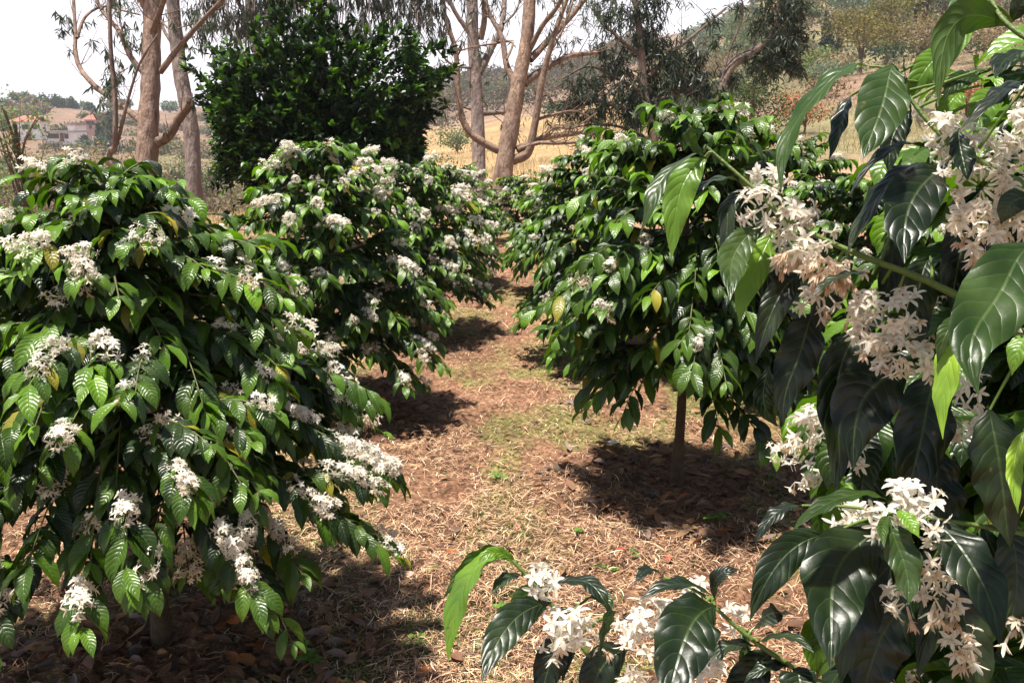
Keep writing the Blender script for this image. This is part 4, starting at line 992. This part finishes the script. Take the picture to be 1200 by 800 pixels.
# ------------------------------------------------------------------ bushes and farther trees
def bush(name, label, cat, px, r, h, w, tint, seed, n=900, q=None, shape='round', trunk=.25, bark=(.16, .12, .09), group=None, twiggy=0, foliage=M_FAR, lift=0.0, red=0, alt=None):
    rng = np.random.RandomState(seed); x, y, z = polar(px, r); b = np.array([x, y, z-.1])
    root = thing(name, label, cat, b, group)
    q = q or max(.03, r*.0026)
    g = Geo(); gb = Geo(); gl = Geo()
    h0 = h*trunk
    tube(g, smooth_line([b, b+[w*.02, 0, h*.3], b+[0, 0, h*.8]], 8), [max(.03, h*.03), h*.012], 6, bark)
    obj('trunk', g, M_BARKC, root, b)
    nl = 9; cs = []
    for k in range(nl):
        a = rng.rand()*6.28; f = rng.rand()
        if shape == 'cone':
            f = (k+.5)/nl; rr = w*.5*(1-f)*.55; c = np.array([math.cos(a)*rr*.4, math.sin(a)*rr*.4, h0+(h-h0)*f]); s = np.array([max(w*.5*(1-f*.9), .1*w)]*2+[h/nl])
        elif shape == 'column':
            f = (k+.5)/nl; c = np.array([0, 0, h0+(h-h0)*f]); s = np.array([w*.5*(1-f**3*.8)]*2+[h/nl*.8])
        else:
            c = np.array([math.cos(a)*w*.27*(.4+f), math.sin(a)*w*.27*(.4+f), h0+(h-h0)*rng.uniform(.25, .82)]); s = np.array([w*.24, w*.24, (h-h0)*.26])*rng.uniform(.7, 1.2)
        cs.append((c, s))
        if shape == 'round': tube(gb, smooth_line([b+[0, 0, h0*.8], b+(c*[.5, .5, 1]+[0, 0, h0])*.5*np.array([1, 1, 1]), b+c], 6), [h*.012, h*.004], 4, bark)
    if twiggy:
        for k in range(twiggy):
            c, s = cs[rng.randint(nl)]
            p = c+nrm(rng.normal(0, 1, 3))*s*rng.uniform(.6, 1.5); st = np.array([rng.normal(0, w*.05), rng.normal(0, w*.05), h*.08])
            tube(gb, smooth_line([b+st, b+(p+st)/2+rng.normal(0, .05*w, 3)*[1, 1, .3], b+p], 5), [h*.008, h*.0015], 3, bark)
    for c, s in cs:
        m = n//nl; d = nrm(rng.normal(0, 1, (m, 3)))
        P = b+c+d*s*(rng.rand(m, 1)**.35)*rng.uniform(.8, 1.15, (m, 1))
        k2 = rng.rand(m, 1)
        tt = np.array(tint)*(1-k2)+(np.array(alt) if alt is not None else np.array(tint)*1.5)*k2
        if red:
            rm = rng.rand(m) < red; tt[rm] = (.42, .12, .07)
        leaves(gl, P, rng.normal(0, 1, (m, 3))+d, rng.normal(0, 1, (m, 3))+[0, 0, -.4], q*rng.uniform(.7, 1.8, m), q*rng.uniform(.5, 1.0, m), d+rng.normal(0, .5, (m, 3))+[0, 0, .5], tt*rng.uniform(.7, 1.3, (m, 1)), nt=2, ns=2, fold=0, prof=([0, .5, 1], [.3, 1, .15]))
    if gb.n: obj('branches', gb, M_BARKC, root, b)
    obj('crown', gl, foliage, root, b)
    return root

GR = (.075, .10, .045); BR = (.17, .13, .10); DK = (.035, .055, .028); OL = (.13, .125, .045); BL = (.10, .13, .10); PK = (.26, .18, .14)
# right, near the coffee rows
bush('bushy_tree', 'dark green bushy tree just behind the right coffee row', 'tree', 880, 26, 3.4, 2.3, DK, 301, n=3200, alt=(.07, .10, .04))
bush('bushy_tree', 'dark bush left of the leaning feathery tree', 'bush', 812, 27, 2.6, 1.8, DK, 302, n=2000, alt=(.06, .09, .035))
bush('shrub', 'low dark shrub between the two middle gum trunks', 'shrub', 575, 20, .9, 1.5, DK, 303, n=900, twiggy=20)
bush('shrub', 'grey green shrub right of the pale gum foot', 'shrub', 640, 18, 1.0, 1.5, GR, 304, n=900, twiggy=30)
bush('shrub', 'leafy shrub between the dark round tree and the gums', 'shrub', 530, 15, 1.35, 1.2, (.06, .10, .03), 305, n=1000, twiggy=20)
bush('shrub', 'bare twiggy shrub right of the pale gum with few leaves', 'shrub', 680, 19, 1.2, 1.7, GR, 306, n=500, twiggy=50)
bush('red_shrub', 'reddish flowering shrub on the slope left of the bright close leaves', 'shrub', 942, 42, 1.9, 3.2, (.15, .14, .07), 307, n=1600, red=.4)
bush('red_shrub', 'wide red tinged shrub behind the top of the close tree', 'shrub', 1130, 38, 2.4, 5.0, (.17, .13, .07), 308, n=2000, red=.35)
bush('shrub', 'grey green shrub below the cypresses', 'shrub', 962, 60, 2.6, 5, BL, 309, n=900)
bush('shrub', 'round pale green shrub at the cypress feet', 'shrub', 950, 78, 2.6, 3.6, (.14, .18, .07), 310, n=700)
# right hillside
bush('bushy_tree', 'olive brown rounded tree behind the bright close leaf, left of two', 'tree', 1000, 78, 5.4, 8, OL, 311, n=2200, alt=(.20, .15, .06))
bush('bushy_tree', 'olive brown rounded tree on the slope, right of the other olive one', 'tree', 1066, 74, 4.6, 7, OL, 312, n=2000, alt=(.20, .14, .06))
bush('bushy_tree', 'tall olive tree between the two rounded olive trees', 'tree', 1030, 92, 6.8, 7, OL, 313, n=1800, alt=(.17, .15, .06))
for i, (px, r, h, w, lb) in enumerate([(957, 112, 8.2, 1.3, 'leftmost and tallest of the three dark cypresses'), (964, 112, 7.4, 1.2, 'middle one of the three dark cypresses'), (974, 116, 5.6, 1.3, 'rightmost and shortest of the three dark cypresses')]):
    bush('cypress', lb+' on the right slope', 'cypress', px, r, h*.62, w*.8, (.03, .045, .032), 320+i, n=900, shape='column', trunk=.02, q=.25, group='three cypresses on the right slope')
hill = [(985, 150, 7, 12, BL, 'grey green tree right of the cypress tops'), (1012, 155, 7, 11, BL, 'grey green tree behind the tall olive tree'), (1040, 150, 6, 9, BL, 'grey green tree above the rounded olive trees'), (940, 160, 7, 10, GR, 'green tree behind the leaning feathery tree top'),
        (1062, 130, 6, 8, GR, 'green tree left of the thin dark trunk on the hill'), (1095, 118, 8, 9, BL, 'wispy grey tree right of the thin dark trunk'), (1120, 140, 8, 10, GR, 'grey tree on the hill behind the top close leaves'), (1160, 130, 9, 11, BL, 'grey tree high at the right edge of the hill'), (1195, 110, 8, 10, GR, 'tree on the hill at the right border'),
        (990, 235, 6, 9, PK, 'pinkish scrub tree near the golden hilltop, left one'), (1030, 240, 6, 9, PK, 'pinkish scrub tree near the golden hilltop, right one'), (1005, 300, 7, 12, GR, 'small tree on the golden hilltop'), (1052, 225, 7, 9, BR, 'brown scrub tree below the golden hilltop'),
        (868, 170, 8, 12, GR, 'grey green tree on the skyline left of the leaning tree'), (845, 190, 7, 12, BL, 'rounded tree on the skyline above the dark bush'), (820, 210, 8, 12, BL, 'hazy tree on the skyline right of the feathery tree'), (880, 120, 6, 9, GR, 'green tree under the bare pale limbs'), (905, 130, 6, 10, BR, 'brown tree behind the leaning feathery trunk'), (850, 110, 5, 8, BR, 'brown scrub left of the bare pale limbs'), (922, 90, 3.6, 5, BR, 'brown bush below the leaning feathery tree'), (1100, 70, 3.6, 6, BR, 'brown twiggy bush right of the rounded olive trees'), (1150, 66, 3.4, 6, PK, 'pinkish dry bush behind the close stem'), (1185, 60, 3.4, 6, BR, 'brown dry bush at the right border')]
for i, (px, r, h, w, c, lb) in enumerate(hill):
    bush('hillside_tree', lb, 'tree', px, r, h, w, c, 330+i, n=1100, group='trees on the right hillside')
def tall_thin():
    for i, (px, r, h, lb) in enumerate([(1068, 96, 12, 'tall thin tree with a straight dark trunk on the hill'), (1058, 100, 7.5, 'shorter thin dark trunked tree beside the tall one')]):
        bush('thin_tree', lb, 'tree', px, r, h, 6 if i == 0 else 3, (.10, .10, .06), 360+i, n=900, trunk=.5, group='thin dark trunked trees on the hill', bark=(.06, .045, .04))
tall_thin()
# far wood and scrub that read as one mass
def scrub(name, label, spots, seed, palette, per=150, q=.0032):
    """spots: (px range, r range, count, height, width)"""
    rng = np.random.RandomState(seed); g = Geo()
    for (pa, pb, ra, rb, cnt, h, w) in spots:
        for k in range(cnt):
            px = rng.uniform(pa, pb); r = rng.uniform(ra, rb); x, y, z = polar(px, r)
            hh = h*rng.uniform(.5, 1.2); ww = w*rng.uniform(.6, 1.3); col = np.array(palette[rng.randint(len(palette))])*rng.uniform(.7, 1.25)
            m = per; d = nrm(rng.normal(0, 1, (m, 3))); lobes = rng.normal(0, .17, (6, 3))[rng.randint(0, 6, m)]
            P = np.array([x, y, z+hh*.45])+(d*(rng.rand(m, 1)**.4)*.62+lobes*[1, 1, .6])*np.array([ww*.62, ww*.62, hh*.62])
            P[:, 2] = np.maximum(P[:, 2], z)
            qq = q*r
            leaves(g, P, rng.normal(0, 1, (m, 3)), rng.normal(0, 1, (m, 3)), qq*rng.uniform(.7, 1.9, m), qq*rng.uniform(.5, 1.1, m), d+[0, 0, .5], col*rng.uniform(.75, 1.25, (m, 1)), nt=2, ns=2, fold=0, prof=([0, .5, 1], [.3, 1, .15]))
    tag(obj(name, g, M_FAR), label, name.replace('_', ' '), kind='stuff')
scrub('far_wood', 'brown and grey wood covering the low hill between the gum trees', [(490, 760, 195, 390, 190, 8, 15), (420, 520, 150, 330, 50, 7, 13)], 61, [(.07, .06, .05), (.13, .09, .075), (.08, .085, .065), (.10, .09, .05), (.15, .09, .07), (.06, .07, .05)])
scrub('hillside_scrub', 'mixed green and brown scrub covering the right hillside', [(740, 1260, 60, 120, 46, 3.2, 5), (760, 1260, 110, 210, 95, 6.0, 9), (800, 1260, 210, 330, 45, 5, 9)], 62, [(.10, .12, .06), (.14, .13, .07), (.20, .14, .10), (.08, .11, .07), (.06, .085, .055), (.11, .13, .10), (.07, .10, .08)], per=330)
scrub('valley_scrub', 'dry brown and green scrub filling the left valley', [(-60, 480, 45, 130, 110, 2.2, 5), (-60, 480, 130, 220, 60, 3, 8), (-60, 300, 262, 330, 40, 3, 12)], 63, [(.17, .13, .11), (.13, .12, .08), (.20, .16, .12), (.10, .11, .06), (.14, .10, .09)], per=200)
bush('bushy_tree', 'green rounded tree at the edge of the golden field between the gums', 'tree', 535, 90, 3.5, 6, (.08, .11, .06), 430, n=900)
bush('bushy_tree', 'small dark tree in the golden field right of the pale gum', 'tree', 655, 120, 4, 6, DK, 431, n=900)
# left valley
bush('sapling', 'slender green sapling with reddish tips at the left edge', 'sapling', 18, 21, 3.0, 1.5, (.09, .13, .06), 440, n=700, trunk=.45, red=.05, bark=(.09, .07, .06), twiggy=14, q=.07)
bush('sapling', 'bare sapling with thin grey stems right of the green one', 'sapling', 84, 19, 2.0, 1.3, (.13, .13, .07), 441, n=140, trunk=.3, bark=(.12, .09, .08), twiggy=26, q=.05)
bush('sapling', 'thin dark sapling near the bent grey trunk', 'sapling', 118, 20, 1.6, 1.0, (.12, .12, .06), 442, n=120, trunk=.3, bark=(.12, .09, .08), twiggy=18, q=.05)
left = [(10, 58, 4.5, 7, GR, 'green brown thicket bush behind the green sapling'), (48, 50, 4.4, 6.5, BR, 'brown leafless bush right of the green sapling'), (78, 46, 4.2, 6.0, (.19, .15, .12), 'mauve brown bush in front of the long white house'), (106, 48, 4.6, 6.0, (.20, .15, .12), 'mauve brown bush left of the bent trunk'), (138, 50, 4.2, 6, BR, 'brown bush behind the bent grey trunk'),
        (62, 78, 5.4, 8, (.15, .15, .08), 'olive bush below the long white house'), (96, 82, 6.0, 9, (.15, .16, .08), 'olive green bush beneath the small pink house'), (128, 90, 5.5, 9, GR, 'green bush left of the pale gum, low on the slope'), (150, 85, 5, 8, OL, 'olive bush just left of the pale gum trunk'), (30, 96, 6, 9, GR, 'green bush beneath the red roofed house'), (-12, 70, 6, 9, GR, 'bush cut by the left border'), (240, 60, 4, 8, DK, 'dark bush right of the pale gum trunk'), (200, 70, 4.5, 7, GR, 'green bush between pale and grey gum trunks')]
for i, (px, r, h, w, c, lb) in enumerate(left):
    bush('thicket_bush', lb, 'bush', px, r, h, w, c, 450+i, n=1500, twiggy=46, trunk=.08, group='dry bushes in the left valley', bark=(.16, .12, .11))
ridge = [(8, 330, 10, 17, BL, 'broad hazy ridge tree at the left border'), (28, 372, 10, 14, BL, 'rounded ridge tree above the red roof, left one'), (40, 370, 11, 14, BR, 'rounded brown ridge tree above the red roof, right one'), (62, 365, 12, 17, DK, 'wide dark tree, largest on the left ridge'), (75, 370, 11, 6, DK, 'narrow ridge tree right of the wide dark one'), (80, 372, 10, 5, DK, 'slim ridge tree beside the narrow one'), (88, 368, 11, 9, DK, 'ridge tree with uneven top above the long house'), (104, 376, 7, 10, BL, 'pale blue tree low on the ridge'), (110, 374, 6, 6, DK, 'small dark tree right of the pale blue one'),
         (136, 380, 8, 12, BL, 'hazy ridge tree between the crooked stems'), (150, 378, 8, 12, BL, 'hazy ridge tree left of the pale gum trunk'), (200, 370, 11, 17, BL, 'dark ridge tree between the gum trunks'), (20, 300, 8, 20, BR, 'grey thicket on the slope above the red roofed house'), (52, 320, 7, 15, BR, 'grey thicket right above the red roof'), (4, 270, 8, 14, GR, 'green tree at the left border beside the red roof')]
for i, (px, r, h, w, c, lb) in enumerate(ridge):
    bush('ridge_tree', lb, 'tree', px, r, h*.5, w*.45, c, 480+i, n=700, trunk=.12, group='trees on the left ridge')
for i, (px, r, h, w, lb) in enumerate([(116, 205, 6, 5, 'small dark pine right of the pink house'), (131, 190, 8.5, 6, 'tall dark pine on the slope left of the gum'), (124, 200, 7, 5, 'slim pine between the small and the tall one'), (98, 215, 4, 5, 'low dark pine below the long white house')]):
    bush('pine_tree', lb, 'pine', px, r, h, w, (.045, .07, .05), 500+i, n=800, shape='cone', trunk=.05, group='dark pines near the houses')

# ------------------------------------------------------------------ houses
def house(name, label, px, r, w, d, h, roof, wins, rz=0, lift=0, tower=None, wall=(.86, .86, .86), roofc=(.36, .13, .10), doors=()):
    x, y, z = polar(px, r); b = np.array([x, y, z+lift])
    root = thing(name, label, 'house', b)
    def loc(p): 
        c, s = math.cos(rz), math.sin(rz); return b+np.array([p[0]*c-p[1]*s, p[0]*s+p[1]*c, p[2]])
    g = Geo(); box(g, loc((0, 0, h/2-1.5)), (w, d, h+3), wall, rz); obj('wall', g, M_WALL, root, b, smooth=False)
    g = Geo(); o = .6
    if roof == 'hip':
        rh = 1.5; V = [(-w/2-o, -d/2-o, h+.01), (w/2+o, -d/2-o, h+.01), (w/2+o, d/2+o, h+.01), (-w/2-o, d/2+o, h+.01), (-w/2+d*.4, 0, h+rh), (w/2-d*.4, 0, h+rh)]
        g.add([loc(v) for v in V], [[0, 1, 5, 4], [2, 3, 4, 5], [1, 2, 5, 5], [3, 0, 4, 4], [3, 2, 1, 0]], None, roofc)
    else:
        box(g, loc((0, -.4, h+.16)), (w+1.2, d+1.6, .3), roofc, rz)
    obj('roof', g, M_ROOF, root, b, smooth=False)
    for (wx, wz, ww, wh) in wins:
        g = Geo(); box(g, loc((wx, -d/2-.03, wz)), (ww, .1, wh), (.05, .04, .045), rz); f = obj('window', g, M_GLASS, root, b, smooth=False)
        g = Geo(); box(g, loc((wx, -d/2-.08, wz-wh/2-.06)), (ww+.2, .2, .12), (.6, .52, .46), rz); obj('sill', g, M_WALL, f, b, smooth=False)
    for (wx, ww, wh) in doors:
        g = Geo(); box(g, loc((wx, -d/2-.04, wh/2+.05)), (ww, .12, wh), (.16, .08, .06), rz); obj('door', g, M_WALL, root, b, smooth=False)
    if tower:
        tx, tw, th = tower
        g = Geo(); box(g, loc((tx, -.2, th/2-1)), (tw, d+.4, th+2), wall, rz); obj('tower', g, M_WALL, root, b, smooth=False)
        g = Geo(); box(g, loc((tx, -.2, th+.18)), (tw+.9, d+1.3, .34), roofc, rz); obj('tower_roof', g, M_ROOF, root, b, smooth=False)
    return root
house('house', 'two storey white house with a red hipped roof, far left in the valley', 36, 250, 7.0, 6, 4.6, 'hip', [(-2.4, 3.3, 1.2, 1.1), (0, 3.3, 1.6, 1.1), (2.2, 3.3, .9, 1.1), (-2, 1.4, 1.2, 1.2)], rz=.15, lift=-.5, doors=[(.6, 1.1, 2.1)])
house('house', 'long low white house with open veranda and small red roofed tower, far left', 76, 240, 7.0, 5, 2.3, 'flat', [(-1.6, 1.4, 2.6, 1.1), (1.5, 1.4, 1.0, 1.1)], lift=.6, tower=(3.1, 1.8, 3.9), doors=[(.4, .9, 2.0)], roofc=(.42, .33, .32))
house('house', 'small pinkish house with red roof right of the long white one', 110, 262, 2.9, 3.2, 2.4, 'hip', [(-.7, 1.5, .7, .9), (.8, 1.5, .7, .9)], lift=1.6, wall=(.55, .36, .32), doors=[(0, .7, 1.9)])
def garden_wall():
    x, y, z = polar(99, 248); g = Geo(); box(g, (x, y, z+.7), (3.4, .3, 1.4), (.66, .52, .48)); box(g, (x, y, z+1.45), (3.6, .45, .12), (.6, .5, .46))
    tag(obj('garden_wall', g, M_WALL, None, (x, y, z), smooth=False), 'pale garden wall joining the long white house and the small pink one', 'wall')
garden_wall()

# dry grass in the field and under the gums
def dry_grass():
    rng = np.random.RandomState(66)
    n = 42000
    r = 14*(120/14)**(rng.rand(n)**1.1); a = rng.uniform(-.62, .5, n); x = r*np.sin(a); y = r*np.cos(a)
    keep = (rng.rand(n) < np.clip((fbm(x*.25, y*.25, 3, 4)-.3)*3, .1, 1)); x, y, r = x[keep], y[keep], r[keep]; n = len(x)
    z = terrain(x, y); L = rng.uniform(.12, .42, n)*np.clip(r/20, .8, 1.6)
    k = rng.rand(n, 1); c = np.array([.52, .39, .20])*(1-k)+np.array([.32, .26, .13])*k
    g = Geo(); d = rng.normal(0, .35, (n, 3)); d[:, 2] = 1
    leaves(g, np.stack([x, y, z-.02], -1), d, d+rng.normal(0, .5, (n, 3)), L, .006*r/12*rng.uniform(.6, 1.5, n), rng.normal(0, 1, (n, 3)), c, nt=2, ns=2, fold=0, prof=([0, .5, 1], [.8, 1, .2]))
    tag(obj('dry_grass', g, M_STRAW), 'tall golden dry grass in the field beyond the coffee trees', 'dry grass', kind='stuff')
dry_grass()

# the air between here and the far hills
def haze():
    g = Geo(); box(g, (0, 0, 55), (1900, 1900, 160))
    m, N, K = mat_new('haze_air'); out = N.new('ShaderNodeOutputMaterial'); v = N.new('ShaderNodeVolumePrincipled')
    v.inputs['Color'].default_value = (.86, .88, .95, 1); v.inputs['Density'].default_value = .00045; v.inputs['Anisotropy'].default_value = .2
    K.new(v.outputs[0], out.inputs['Volume'])
    o = obj('haze', g, m, smooth=False); tag(o, 'pale air veiling the far hills', 'haze', kind='stuff')
HAZE = True
if HAZE: haze()
